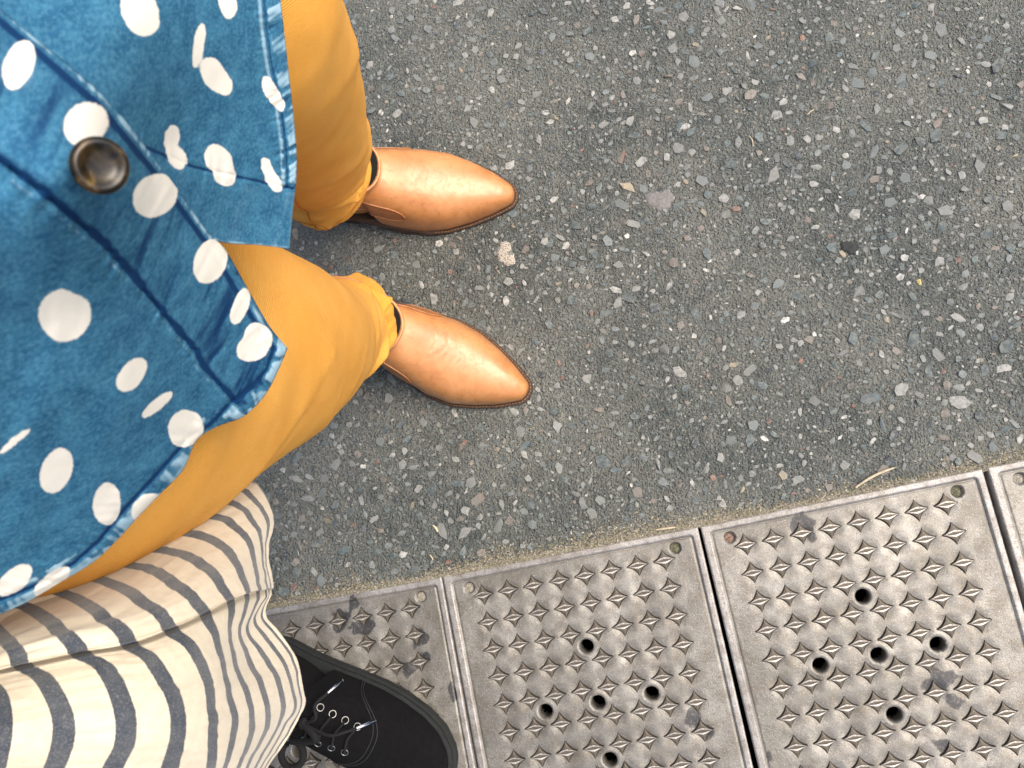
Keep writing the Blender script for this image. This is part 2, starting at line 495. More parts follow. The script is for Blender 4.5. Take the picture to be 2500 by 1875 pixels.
parts += [flat(-FAR, FAR, D_V1, FAR), flat(-FAR, D_U0, VE1, D_V1), flat(D_U1, FAR, VE1, D_V1),
          flat(-FAR, UE0, VE0, VE1), flat(UE1, FAR, VE0, VE1), flat(-FAR, FAR, -FAR, VE0)]
V, F = join(parts)
ground = link('asphalt_ground', mesh_np('asphalt_ground', V, F), None, [M['asphalt']])
tag(ground, kind='structure')
# the channel under the covers
cu0, cu1, cv0, cv1 = UE0, UE1, VE0, VE1
p = row_xy(np.array([cu0, cu1, cu1, cu0]), np.array([cv0, cv0, cv1, cv1]))
V = np.concatenate([np.concatenate([p, np.full((4, 1), -0.12)], 1), np.concatenate([p, np.full((4, 1), -0.0005)], 1)])
chan = link('drain_channel', mesh_np('drain_channel', V, [[0, 1, 2, 3], [0, 4, 5, 1], [1, 5, 6, 2], [2, 6, 7, 3], [3, 7, 4, 0]]), None, [M['dark']], False)
tag(chan, kind='structure')

# stones of the asphalt
PAL = np.array([(0.080, 0.104, 0.108), (0.135, 0.156, 0.157), (0.190, 0.200, 0.192), (0.245, 0.250, 0.236), (0.33, 0.332, 0.31), (0.50, 0.495, 0.455),
                (0.17, 0.145, 0.125), (0.055, 0.066, 0.074), (0.20, 0.105, 0.08), (0.30, 0.25, 0.175), (0.085, 0.115, 0.125)])
PW = np.array([0.22, 0.20, 0.17, 0.12, 0.06, 0.016, 0.09, 0.075, 0.010, 0.012, 0.018])
def stone_shape(r, n=None):
    """irregular crushed stone of radius 1: base ring, shoulder ring, facetted top"""
    n = n or r.integers(5, 8)
    th = np.sort(np.linspace(0, 2 * math.pi, n, endpoint=False) + r.uniform(-0.35, 0.35, n))
    rad = r.uniform(0.72, 1.12, n)
    el = r.uniform(0.5, 1.0)
    base = np.stack([np.cos(th) * rad, np.sin(th) * rad * el, np.full(n, -0.35)], 1)
    tilt = r.normal(0, 0.22, 2)
    top = base.copy()
    top[:, :2] *= r.uniform(0.62, 0.92, (n, 1))
    top[:, 2] = 0.22 + top[:, 0] * tilt[0] + top[:, 1] * tilt[1] + r.uniform(-0.06, 0.06, n)
    c = np.array([[top[:, 0].mean() + r.uniform(-.15, .15), top[:, 1].mean() + r.uniform(-.1, .1), top[:, 2].mean() + r.uniform(0.0, 0.10)]])
    V = np.concatenate([base, top, c])
    F = [[i, (i + 1) % n, n + (i + 1) % n, n + i] for i in range(n)] + [[n + i, n + (i + 1) % n, 2 * n] for i in range(n)]
    return V, F
# outline of the visible asphalt, in world coordinates, widened
def in_view(x, y, margin=60):
    P = np.stack([x, y, np.zeros_like(x)], -1) - np.array([0, 0, CAM_H])
    c = P @ RC
    u = 1250 + FPX * c[:, 0] / -c[:, 2]; v = 937.5 - FPX * c[:, 1] / -c[:, 2]
    return (u > 440 - margin) & (u < 2500 + margin) & (v > -margin) & (v < 1500 + margin)
proto = [stone_shape(RNG) for _ in range(28)]
proto_me = []
for V, F in proto[:14]:
    me = mesh_np('stone', V, F); me.materials.append(M['stone_obj'])
    proto_me.append(me)
# stones one can find in the photograph: pixel, radius in mm, colour index, stretch, turn
KNOWN = [(1600, 490, 15, 6, 1, 0), (1905, 500, 11, 4, 1, 0), (780, 1325, 13, 10, 1.2, 0.3), (745, 1323, 7, 8, 1.4, 0), (717, 1432, 10, 8, 1.5, 0.6), (770, 1435, 8, 8, 1.3, 0),
         (722, 1372, 6, 8, 1, 0), (932, 1297, 9, 9, 1, 0), (1520, 380, 11, 8, 1.8, 1.0), (1135, 1080, 8, 8, 1.5, 0.3), (1545, 128, 12, 5, 1.3, 0.2), (1700, 110, 9, 9, 1.2, -.8),
         (1590, 20, 10, 4, 1, 0), (1500, 48, 12, 4, 1.2, 0), (1118, 8, 14, 4, 1.2, 0), (1450, 15, 9, 3, 1, .5), (1725, 75, 14, 3, 1, 0), (1760, 125, 13, 0, 1.3, -.4), (1292, 150, 12, 2, 1, .4),
         (930, 275, 10, 5, 1.2, 1), (1332, 275, 9, 5, 1.3, -.4), (1345, 300, 13, 4, 1.2, .2), (1525, 298, 12, 3, 1, 0), (1675, 308, 13, 4, 1.2, 0), (1655, 450, 10, 4, 1.2, 1.2),
         (1298, 393, 10, 0, 1.2, 0), (1472, 385, 10, 0, 1, 0), (1252, 522, 15, 10, 1.2, .3), (1350, 535, 10, 0, 1, 0), (1275, 650, 10, 4, 1.3, 1), (1130, 700, 12, 0, 1, 0), (1150, 745, 13, 0, 1.4, -.3),
         (1175, 790, 14, 0, 1.2, .2), (1200, 720, 9, 4, 1, 0), (1040, 770, 12, 10, 1.1, 0), (1245, 950, 13, 10, 1.3, -.5), (1280, 1088, 16, 10, 1.4, .4), (960, 1110, 10, 4, 1, 0), (830, 1090, 10, 4, 1, 0),
         (1848, 833, 13, 0, 1.3, .9), (2095, 710, 14, 3, 1.6, .7), (2305, 515, 17, 2, 1.3, 0), (2180, 575, 12, 10, 1.1, 0), (2135, 437, 17, 6, 1.2, .2), (1940, 425, 13, 0, 1.1, 1), (2250, 480, 9, 5, 1, 0),
         (1790, 890, 9, 9, 1.6, -.2), (2340, 635, 9, 8, 1.1, 0), (2130, 970, 14, 10, 1.3, 0), (1770, 830, 10, 7, 1.5, 1.2), (2060, 860, 12, 2, 1.3, .2), (2390, 880, 9, 4, 1, 0), (1990, 815, 10, 5, 1, 0),
         (1950, 1170, 13, 3, 1.2, 0), (2035, 1152, 12, 0, 1.1, .3), (2155, 1150, 15, 6, 1.2, .5), (1905, 1137, 8, 4, 1.3, 0), (2325, 1115, 12, 3, 1.3, .8), (2480, 795, 14, 0, 1.2, 0), (2200, 210, 12, 0, 1.2, .6),
         (1130, 560, 9, 5, 1, 0), (1330, 590, 13, 4, 1.3, .5), (1380, 600, 10, 5, 1.3, .7), (900, 615, 7, 6, 1, 0)]
n_big = 0
def place_stone(x, y, z, r, ci, el, rz, k):
    global n_big
    o = bpy.data.objects.new('stone', proto_me[k % 14])
    o.location = (x, y, z)
    o.scale = (r * el, r, r * random.uniform(0.45, 0.8))
    o.rotation_euler = (0, 0, rz)
    c = PAL[ci] * random.uniform(0.85, 1.2)
    o.color = (*c, 1)
    COL.objects.link(o)
    o.parent = ground
    n_big += 1
def uv_of(x, y):
    d = np.array([x, y]) - O2
    return d @ RU, d @ RV
for k, (u, v, r, ci, el, rz) in enumerate(KNOWN):
    q = at_z(u, v)
    a, b = uv_of(q[0], q[1])
    place_stone(q[0], q[1], asphalt_z(a, b) - 0.0002, r * 0.001 * 0.62, ci, el, rz + 0.3, k)
# candidates for the rest
N = 120000
u = RNG.uniform(D_U0, D_U1, N); v = RNG.uniform(VE1 + 0.012, D_V1, N)
xy = row_xy(u, v)
ok = in_view(xy[:, 0], xy[:, 1])
u, v, xy = u[ok], v[ok], xy[ok]
r = 0.0009 + 0.0016 * RNG.gamma(1.25, 0.80, len(u))
dens = grid_noise((60, 120), (5, 10), 21, 2)
dn = dens[np.clip(((v - VE1) / (D_V1 - VE1) * 59).astype(int), 0, 59), np.clip(((u - D_U0) / (D_U1 - D_U0) * 119).astype(int), 0, 119)]
r *= 1 + 0.22 * dn
big = RNG.uniform(0, 1, len(r)) < 0.006
r = np.where(big, RNG.uniform(0.006, 0.0115, len(r)), r)
r = np.clip(r, 0.0009, 0.0115)
order = np.argsort(-r)
cell = {}
kept = []
for i in order:
    gx, gy = int(u[i] / 0.02), int(v[i] / 0.02)
    bad = False
    for dx in (-1, 0, 1):
        for dy in (-1, 0, 1):
            for j in cell.get((gx + dx, gy + dy), ()):
                if (u[i] - u[j]) ** 2 + (v[i] - v[j]) ** 2 < (0.80 * (r[i] + r[j])) ** 2:
                    bad = True; break
            if bad: break
        if bad: break
    if bad: continue
    cell.setdefault((gx, gy), []).append(i)
    kept.append(i)
kept = np.array(kept)
zz = asphalt_z(u[kept], v[kept])
ci = RNG.choice(len(PAL), len(kept), p=PW / PW.sum())
n_ind = 300 - n_big
VV_, FF_, CC_, off = [], [], [], 0
for n, i in enumerate(kept):
    if n < n_ind:
        c = ci[n] if ci[n] not in (5,) else 4
        place_stone(xy[i, 0], xy[i, 1], zz[n] - 0.0003, r[i], c, RNG.uniform(0.9, 1.5), RNG.uniform(0, 6.28), n)
        continue
    V, F = proto[RNG.integers(0, 28)]
    a = RNG.uniform(0, 6.28); c_, s_ = math.cos(a), math.sin(a)
    W = V * np.array([r[i] * RNG.uniform(0.85, 1.5), r[i], r[i] * RNG.uniform(0.35, 1.1)])
    W = W @ np.array([[c_, -s_, 0], [s_, c_, 0], [0, 0, 1]]).T + np.array([xy[i, 0], xy[i, 1], zz[n] - 0.0002])
    VV_.append(W); FF_ += [[q + off for q in f] for f in F]; off += len(W)
    k = PAL[ci[n]] * RNG.uniform(0.8, 1.25)
    CC_.append(np.tile(k, (len(W), 1)))
me = mesh_np('stone_chips', np.concatenate(VV_), FF_)
cattr(me, 'tint', np.concatenate(CC_))
chips = link('stone_chips', me, ground, [M['stone_vc']], False)
tag(chips, kind='stuff')

# ------------------------------------------------------------------ drain covers
PL0, PL1, PT, PB = -1.43, 8.455, 0.95, -(9 * 1.02 + 0.95)
HOLES = [(3.5, 2.5), (1.5, 4.5), (3.5, 4.5), (5.5, 4.5), (3.5, 6.5)]
BOLTS = [(-0.5, -0.34), (7.48, -0.34), (-0.5, 9.34), (7.48, 9.34)]
def make_plate(seed, stains):
    st = 1.2e-3 / PITCH
    nx = int((PL1 - PL0) / st) + 1; ny = int((PT - PB) / st) + 1
    X, Y = np.meshgrid(np.linspace(PL0, PL1, nx), np.linspace(PT, PB, ny))
    J = -Y / 1.02
    # snap to the holes
    R_h = 0.265
    for (hi, hj) in HOLES:
        dx, dy = X - hi, Y + hj * 1.02
        rr = np.hypot(dx, dy)
        m = np.abs(rr - R_h) < 0.62 * st
        X[m] = hi + dx[m] / rr[m] * R_h; Y[m] = -hj * 1.02 + dy[m] / rr[m] * R_h
    for (hi, hj) in BOLTS:
        dx, dy = X - hi, Y + hj * 1.02
        rr = np.hypot(dx, dy)
        m = np.abs(rr - 0.225) < 0.62 * st
        X[m] = hi + dx[m] / rr[m] * 0.225; Y[m] = -hj * 1.02 + dy[m] / rr[m] * 0.225
    J = -Y / 1.02
    fx = X - np.floor(X) - 0.5; fy = J - np.floor(J) - 0.5
    rd = np.hypot(fx, fy * 1.0)
    Rd = 0.52
    dome = np.minimum((rd / 0.5) ** 2, 1.35)
    ox = np.maximum(np.maximum(-X, X - 7), 0); oy = np.maximum(np.maximum(-J, J - 9), 0)
    out = np.hypot(ox, oy)
    pock = (np.sin(math.pi * fx) * np.sin(math.pi * fy)) ** 2
    z = (-0.0022 * pock ** 0.9 - 0.00025 * dome) * (1 - sstep(0.0, 0.55, out)) - 0.0004 * sstep(0.0, 0.5, out)
    # broad ledge round the field
    z += 0.0 * out
    # rim
    ix0, ix1, iy0, iy1 = PL0 + 0.29, PL1 - 0.25, PB + 0.25, PT - 0.25
    cx, cy, hx, hy, rc = (ix0 + ix1) / 2, (iy0 + iy1) / 2, (ix1 - ix0) / 2, (iy1 - iy0) / 2, 0.14
    qx = np.abs(X - cx) - hx + rc; qy = np.abs(Y - cy) - hy + rc
    sd = np.hypot(np.maximum(qx, 0), np.maximum(qy, 0)) + np.minimum(np.maximum(qx, qy), 0) - rc
    z += 0.0022 * sstep(-0.015, 0.03, sd)
    z += -0.0014 * np.exp(-((sd + 0.045) / 0.03) ** 2)
    edge = np.minimum(np.minimum(X - PL0, PL1 - X), np.minimum(PT - Y, Y - PB))
    z -= 0.0012 * np.exp(-(edge / 0.02) ** 2)
    z += 0.00012 * grid_noise(X.shape, (60, 55), seed, 2)
    for (hi, hj) in BOLTS:
        rr = np.hypot(X - hi, Y + hj * 1.02)
        z = np.where(rr < 0.222, -0.0065, z)
    ins = np.zeros(X.shape, bool)
    for (hi, hj) in HOLES:
        rr = np.hypot(X - hi, Y + hj * 1.02)
        z += -0.0012 * np.exp(-((rr - R_h) / 0.035) ** 2) * (rr > R_h - 1e-6)
        inn = rr < R_h - 1e-4
        z = np.where(inn, -0.003 - (R_h - rr) / st * 0.010, z)
        ins |= rr < R_h - 1.75 * st
        an_ = np.arctan2(Y + hj * 1.02, X - hi)
        X = np.where(inn, hi + (R_h - 0.012) * np.cos(an_), X); Y = np.where(inn, -hj * 1.02 + (R_h - 0.012) * np.sin(an_), Y)
    # stains: blobs (i, j, radius)
    sn = grid_noise(X.shape, (26, 24), seed + 5, 4)
    stain = np.zeros(X.shape)
    for (si, sj, sr, el, an) in stains:
        dx, dy = X - si, Y + sj * 1.02
        c_, s_ = math.cos(an), math.sin(an)
        px, py = (dx * c_ + dy * s_) / el, (-dx * s_ + dy * c_)
        d = np.hypot(px, py) - sr + sn * 0.30
        stain = np.maximum(stain, 1 - sstep(-0.02, 0.03, d))
    # skirt round the edge
    Vg = np.stack([X * PITCH, Y * PITCH, z], -1)
    F = grid_faces(ny, nx)[:, ::-1]
    insf = ins.ravel()
    F = F[~insf[F].all(1)]
    rimf = (sd.ravel()[F].mean(1) > -0.005)
    per = np.concatenate([np.arange(nx), np.arange(1, ny) * nx + nx - 1, (ny - 1) * nx + np.arange(nx - 2, -1, -1), np.arange(ny - 2, 0, -1) * nx])
    Vb = Vg.reshape(-1, 3)
    low = Vb[per].copy(); low[:, 2] = -0.03
    n0 = len(Vb); k = len(per)
    Vall = np.concatenate([Vb, low])
    i = np.arange(k)
    Fs = np.stack([per, n0 + i, n0 + (i + 1) % k, np.roll(per, -1)], 1)[:, ::-1]
    me = mesh_np('plate', Vall, np.concatenate([F, Fs]))
    me.polygons.foreach_set('material_index', np.concatenate([rimf.astype(np.int32), np.ones(len(Fs), np.int32)]))
    fattr(me, 'stain', np.concatenate([stain.ravel(), np.zeros(k)]))
    return me
def make_stud():
    Rd = 0.512
    tip = 0.5 - math.sqrt(Rd ** 2 - 0.25)
    xs = [0, 0.03, 0.06, 0.1, 0.16, 0.22, 0.29, tip - 0.004]
    xs = [-x for x in xs[:0:-1]] + xs
    rows = []
    for x in xs:
        ax = abs(x)
        Y = 0.5 - math.sqrt(max(Rd ** 2 - (0.5 - ax) ** 2, 0))
        Y = max(Y, 0.006)
        b = min(0.115 * (1 - (ax / tip) ** 1.25) + 0.006, Y * 0.86)
        zt = 0.0010 + 0.0002 * (1 - ax / tip)
        lo = 0.0006 + 0.0010 * (1 - Y / tip)
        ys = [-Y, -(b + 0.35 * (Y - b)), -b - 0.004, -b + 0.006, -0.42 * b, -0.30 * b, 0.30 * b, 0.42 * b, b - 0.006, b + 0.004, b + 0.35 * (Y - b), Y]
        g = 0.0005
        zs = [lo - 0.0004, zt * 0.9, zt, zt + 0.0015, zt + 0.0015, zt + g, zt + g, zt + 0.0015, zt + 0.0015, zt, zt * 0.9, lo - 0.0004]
        rows.append([(x * PITCH, y * PITCH, z) for y, z in zip(ys, zs)])
    G = np.array(rows)
    n, m = G.shape[:2]
    top = G.reshape(-1, 3)
    F = [list(f) for f in grid_faces(n, m)]
    mi = []
    for r in range(n - 1):
        for c in range(m - 1):
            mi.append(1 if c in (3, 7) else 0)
    per = [(0, c) for c in range(m)] + [(r, m - 1) for r in range(1, n)] + [(n - 1, c) for c in range(m - 2, -1, -1)] + [(r, 0) for r in range(n - 2, 0, -1)]
    idx = [a * m + b for a, b in per]
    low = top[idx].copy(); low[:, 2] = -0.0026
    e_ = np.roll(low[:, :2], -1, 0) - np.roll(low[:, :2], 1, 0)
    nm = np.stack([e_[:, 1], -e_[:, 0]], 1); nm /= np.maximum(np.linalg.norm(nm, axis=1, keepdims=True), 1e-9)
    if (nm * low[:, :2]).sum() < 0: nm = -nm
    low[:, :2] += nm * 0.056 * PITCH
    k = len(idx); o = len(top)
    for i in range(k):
        F.append([idx[i], idx[(i + 1) % k], o + (i + 1) % k, o + i]); mi.append(2)  # near-black flare paints both the dirt and the shadow line round the stud
    me = mesh_np('stud', np.concatenate([top, low]), F)
    bm = bmesh.new(); bm.from_mesh(me); bmesh.ops.recalc_face_normals(bm, faces=bm.faces); bm.to_mesh(me); bm.free()
    me.materials.append(M['stud']); me.materials.append(M['ridge']); me.materials.append(M['grime_shade'])
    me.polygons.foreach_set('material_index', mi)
    return me
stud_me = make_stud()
def make_bolt(seed):
    r = np.random.default_rng(seed)
    n, rings = 20, 6
    V = [(0, 0, 0.0006)]
    for k in range(1, rings + 1):
        for i in range(n):
            a = 2 * math.pi * i / n
            rad = 0.0057 * k / rings
            V.append((rad * math.cos(a), rad * math.sin(a), 0.0008 * (1 - (k / rings) ** 2) + r.uniform(-0.0006, 0.0006)))
    F = [[0, 1 + i, 1 + (i + 1) % n] for i in range(n)]
    for k in range(rings - 1):
        F += [[1 + k * n + i, 1 + (k + 1) * n + i, 1 + (k + 1) * n + (i + 1) % n, 1 + k * n + (i + 1) % n] for i in range(n)]
    return mesh_np('bolt', np.array(V), F)
bolt_mats = [m_simple('rusty_bolt_grit', (0.30, 0.24, 0.17), 0.9, nscale=500, amount=0.7, bump=0.8), m_simple('mossy_bolt_grit', (0.115, 0.115, 0.072), 0.95, nscale=500, amount=0.8, bump=0.9),
             m_simple('red_bolt_grit', (0.20, 0.135, 0.105), 0.9, nscale=420, amount=0.8, bump=0.8), m_simple('grey_bolt_grit', (0.27, 0.25, 0.21), 0.9, nscale=500, amount=0.5, bump=0.7)]
TH = [0.1945, 0.20344447, 0.21331173, 0.217]
orig = [None, O2, np.array([1.9592472, -2.21715975]) * PITCH, None]
def dirv(t): return np.array([math.cos(t), math.sin(t)])
orig[0] = orig[1] + PL0 * PITCH * dirv(TH[1]) - 0.045 * PITCH * dirv(TH[1]) - PL1 * PITCH * dirv(TH[0]) + 0.95 * PITCH * (np.array([-math.sin(TH[1]), math.cos(TH[1])]) - np.array([-math.sin(TH[0]), math.cos(TH[0])]))
orig[3] = orig[2] + (PL1 + 0.17) * PITCH * dirv(TH[2]) - PL0 * PITCH * dirv(TH[3])
COVER_LABEL = ['metal drain cover under the black shoe, stained at its upper edge', 'metal drain cover beside the black shoe, with a dark blot at its right edge',
               'largest metal drain cover in view, with a round dark blot near its top edge', 'metal drain cover cut off at the right edge of the picture, beyond the wide gap']
STAINS = [[(4.1, -0.1, 0.30, 1.3, 0.6), (4.7, -0.55, 0.2, 1.6, 0.9), (5.0, 0.35, 0.3, 1.6, 0), (3.9, 0.1, 0.2, 1, 0), (7.1, 1.2, 0.3, 1.5, 0.2), (7.25, 1.75, 0.2, 1, 0), (6.6, 2.2, 0.24, 1.4, 0.5), (8.1, 3.3, 0.3, 0.7, 0)],
          [(6.75, 5.6, 0.36, 1.1, 0.5), (7.15, 6.05, 0.22, 1.4, 0.6), (-1.0, 8.2, 0.4, 0.7, 0)],
          [(2.15, -0.22, 0.42, 1.45, -0.65), (2.35, 0.18, 0.16, 1, 0), (5.1, 5.75, 0.36, 1.5, 0.5), (5.5, 6.35, 0.30, 0.9, 0), (5.6, 5.5, 0.16, 1.3, 0), (4.75, 7.7, 0.17, 1.6, -0.4), (-0.95, 7.2, 0.14, 0.5, 0), (7.3, 9.2, 0.4, 0.6, 0.3)],
          [(0.4, 3.4, 0.3, 1.2, 0)]]
for n in range(4):
    root = empty('drain_cover', (orig[n][0], orig[n][1], 0.0), TH[n])
    tag(root, COVER_LABEL[n], 'drain cover', 'drain covers laid in a row')
    pm = make_plate(40 + n, STAINS[n])
    link('plate', pm, root, [M['plate'], M['rim']])
    for i in range(8):
        for j in range(10):
            if n == 0 and j > 7: continue
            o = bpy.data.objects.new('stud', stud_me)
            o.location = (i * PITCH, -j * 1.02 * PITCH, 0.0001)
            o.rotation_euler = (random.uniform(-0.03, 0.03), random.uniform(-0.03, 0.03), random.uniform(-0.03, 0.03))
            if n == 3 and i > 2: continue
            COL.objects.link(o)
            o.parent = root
    for k, (bi, bj) in enumerate(BOLTS):
        bo = link('bolt', make_bolt(n * 4 + k), root, [bolt_mats[[(0, 3, 0, 0), (3, 1, 0, 0), (2, 1, 0, 0), (3, 3, 0, 0)][n][k]]])
        bo.location = (bi * PITCH, -bj * 1.02 * PITCH, -0.0050)

# moss and grit along the edge of the covers
N = 19000
mu = RNG.uniform(UE0 + 0.02, UE1 - 0.2, N)
wl = grid_noise((2, 400), (1, 26), 31, 3)[0]
wid = 0.011 + 0.010 * np.interp(mu, np.linspace(UE0, UE1, 400), wl)
t = RNG.exponential(0.42, N)
mv = VE1 - 0.0035 + np.maximum(wid, 0.003) * t * 1.15
k = mv < VE1 + 0.045
mu, mv, t = mu[k], mv[k], t[k]
xy = row_xy(mu, mv)
VV_, FF_, CC_, off = [], [], [], 0
MP = np.array([(0.20, 0.178, 0.138), (0.26, 0.235, 0.185), (0.17, 0.165, 0.10), (0.21, 0.195, 0.12), (0.13, 0.115, 0.09), (0.34, 0.315, 0.26), (0.10, 0.095, 0.085)])
for i in range(len(mu)):
    V, F = proto[14 + i % 14]
    rr = RNG.uniform(0.0006, 0.0017)
    a = RNG.uniform(0, 6.28); c_, s_ = math.cos(a), math.sin(a)
    W = V * np.array([rr, rr, rr * 0.8])
    W = W @ np.array([[c_, -s_, 0], [s_, c_, 0], [0, 0, 1]]).T + np.array([xy[i, 0], xy[i, 1], asphalt_z(mu[i], mv[i]) + 0.0003 + 0.0014 * max(0, 0.6 - t[i]) * RNG.uniform(0, 1)])
    VV_.append(W); FF_ += [[q + off for q in f] for f in F]; off += len(W)
    CC_.append(np.tile(MP[RNG.choice(7, p=[.24, .2, .13, .13, .12, .08, .10])] * RNG.uniform(0.8, 1.2), (len(W), 1)))
me = mesh_np('moss_strip', np.concatenate(VV_), FF_)
cattr(me, 'tint', np.concatenate(CC_))
tag(link('moss_strip', me, None, [M['moss']], False), 'yellowish moss and grit along the edge of the drain covers', 'moss', kind='stuff')

# small litter
def straw(px0, px1, rad, label, bend=0.0, z=0.002):
    a = at_z(*px0); b = at_z(*px1)
    t = np.linspace(0, 1, 9)[:, None]
    d = b - a
    nrm = np.array([-d[1], d[0], 0])
    P = a + d * t + nrm * bend * np.sin(t * math.pi) + np.array([0, 0, z])
    V, F = tube(P, rad * np.array([.5, .8, 1, 1, 1, 1, .9, .8, .4]), 6)
    c = a.copy(); c[2] = 0
    o = link('straw', mesh_np('straw', V - c, F), None, [M['straw']])
    o.location = c
    tag(o, label, 'straw', 'bits of straw on the ground')
straw((2087, 1190), (2188, 1140), 0.0016, 'long pale straw lying on the moss beside the largest drain cover', 0.05, 0.005)
straw((1602, 1293), (1652, 1286), 0.0013, 'short pale straw at the joint of two drain covers', 0.0, 0.006)
straw((1058, 1283), (1070, 1299), 0.0018, 'stubby pale straw on asphalt below the lower tan boot', 0.1)
straw((1970, 282), (1988, 268), 0.0008, 'thin pale straw on open asphalt right of the upper tan boot', 0.05)
straw((1828, 333), (1838, 358), 0.0007, 'thin dry stalk on asphalt near a small pit', 0.12)
straw((1050, 1355), (1058, 1367), 0.0010, 'orange straw bit near the edge of the drain covers', 0.1)
def splat(name, px, rad, mat, label, cat, seed, h=0.0015, el=1.0, an=0.0):
    r = np.random.default_rng(seed)
    c = at_z(*px)
    n = 40
    ph = np.linspace(0, 2 * math.pi, n, endpoint=False)
    w = 1 + 0.16 * np.sin(2 * ph + r.uniform(0, 6)) + 0.13 * np.sin(3 * ph + r.uniform(0, 6)) + 0.07 * np.sin(7 * ph + r.uniform(0, 6)) + r.normal(0, 0.035, n)
    V = [(0, 0, h)]
    for k in range(1, 9):
        f = k / 8
        z = h * (1 - f ** 4) + (r.normal(0, 0.00022, n) if k < 8 else -0.0012)
        x, y = np.cos(ph) * w * rad * f * el, np.sin(ph) * w * rad * f
        V += list(np.stack([x * math.cos(an) - y * math.sin(an), x * math.sin(an) + y * math.cos(an), np.zeros(n) + z], 1))
    F = [[0, 1 + i, 1 + (i + 1) % n] for i in range(n)]
    for k in range(7):
        F += [[1 + k * n + i, 1 + (k + 1) * n + i, 1 + (k + 1) * n + (i + 1) % n, 1 + k * n + (i + 1) % n] for i in range(n)]
    o = link(name, mesh_np(name, np.array(V), F), None, [mat])
    a, b = uv_of(c[0], c[1])
    o.location = (c[0], c[1], float(asphalt_z(a, b)) + 0.0008)
    tag(o, label, cat)
mortar = NT('speckled_mortar'); _c = mortar.coords()
mortar_m = mortar.out(mortar.mix(mortar.ramp(mortar.noise(700, 2, 0.6, _c), [(0.42, 1), (0.5, 0)]), (0.42, 0.385, 0.32), (0.13, 0.12, 0.10)), 0.95)
mortar.bump(mortar.noise(700, 2, 0.6, _c), 0.6, 0.001)
splat('mortar_splat', (1236, 622), 0.0150, mortar_m, 'pale speckled mortar splat on asphalt between the tan boots', 'mortar', 5, 0.0016, 0.85, 0.4)
splat('chewing_gum', (2076, 604), 0.0095, m_simple('dark_gum', (0.022, 0.026, 0.026), 0.8, nscale=600, amount=0.4, bump=0.5), 'small dark flattened gum on open asphalt at right', 'chewing gum', 8, 0.0010)
splat('chewing_gum', (1612, 488), 0.0150, m_simple('grey_gum', (0.16, 0.155, 0.15), 0.8, nscale=300, amount=0.25, bump=0.4), 'flat grey gum on asphalt right of the upper tan boot', 'chewing gum', 12, 0.0010)
splat('dried_petal', (2243, 689), 0.0034, m_simple('yellow_petal', (0.46, 0.39, 0.17), 0.7), 'tiny yellow dried petal on asphalt at right', 'petal', 15, 0.002)

# ------------------------------------------------------------------ footwear
def shoe_body(L, wid, hgt, lift, shaft, voxel, toe_round=0.5):
    """closed upper of a shoe: toe at the origin, heel towards -x; returns a baked mesh"""
    S = np.concatenate([np.linspace(0.0005, 0.02, 8), np.linspace(0.026, L * 0.62, 26)])
    ws, wl, wr = np.array(wid).T
    hs, hv = np.array(hgt).T
    n = 28
    rings = []
    for s in S:
        a, b = np.interp(s, ws, wl), np.interp(s, ws, wr)
        h = np.interp(s, hs, hv)
        zb = 0.006 + np.interp(s, [0, L * 0.5, L * 0.75, L], [0, 0, lift * 0.8, lift])
        th = np.linspace(0, math.pi, n)
        cy = np.sign(np.cos(th)) * np.abs(np.cos(th)) ** 0.80
        y = np.where(cy > 0, cy * a, cy * b)
        z = zb + (h - zb) * np.abs(np.sin(th)) ** 0.72
        rings.append(np.stack([np.full(n, -s), y, z], 1))
    G = np.array(rings)
    F = [list(f) for f in grid_faces(len(S), n)]
    nn = len(S)
    for i in range(nn - 1):
        F.append([i * n, (i + 1) * n, (i + 1) * n + n - 1, i * n + n - 1])
    F.append(list(range(n)))
    F.append(list(range((nn - 1) * n, nn * n))[::-1])
    parts = [(G.reshape(-1, 3), F)]
    # shaft round heel and ankle
    m = 40
    th = np.linspace(0, 2 * math.pi, m, endpoint=False)
    R_ = []
    for (z, sc, lx, ly, tilt) in shaft:
        x = -sc + lx * np.sign(np.cos(th)) * np.abs(np.cos(th)) ** 0.85
        y = ly * np.sign(np.sin(th)) * np.abs(np.sin(th)) ** 0.85
        R_.append(np.stack([x, y, z + tilt * (x + sc)], 1))
    k = len(R_)
    F2 = grid_faces(k, m, True).tolist() + [list(range(m))[::-1], list(range((k - 1) * m, k * m))]
    parts.append((np.array(R_).reshape(-1, 3), F2))
    V, F = join(parts)
    me = mesh_np('upper', V, F)
    bm = bmesh.new(); bm.from_mesh(me); bmesh.ops.recalc_face_normals(bm, faces=bm.faces); bm.to_mesh(me); bm.free()
    o = bpy.data.objects.new('tmp', me); COL.objects.link(o)
    md = o.modifiers.new('r', 'REMESH'); md.mode = 'VOXEL'; md.voxel_size = voxel
    sm = o.modifiers.new('s', 'SMOOTH'); sm.factor = 0.5; sm.iterations = 14
    bake(o)
    me = o.data
    bpy.data.objects.remove(o)
    return me, np.array(R_)
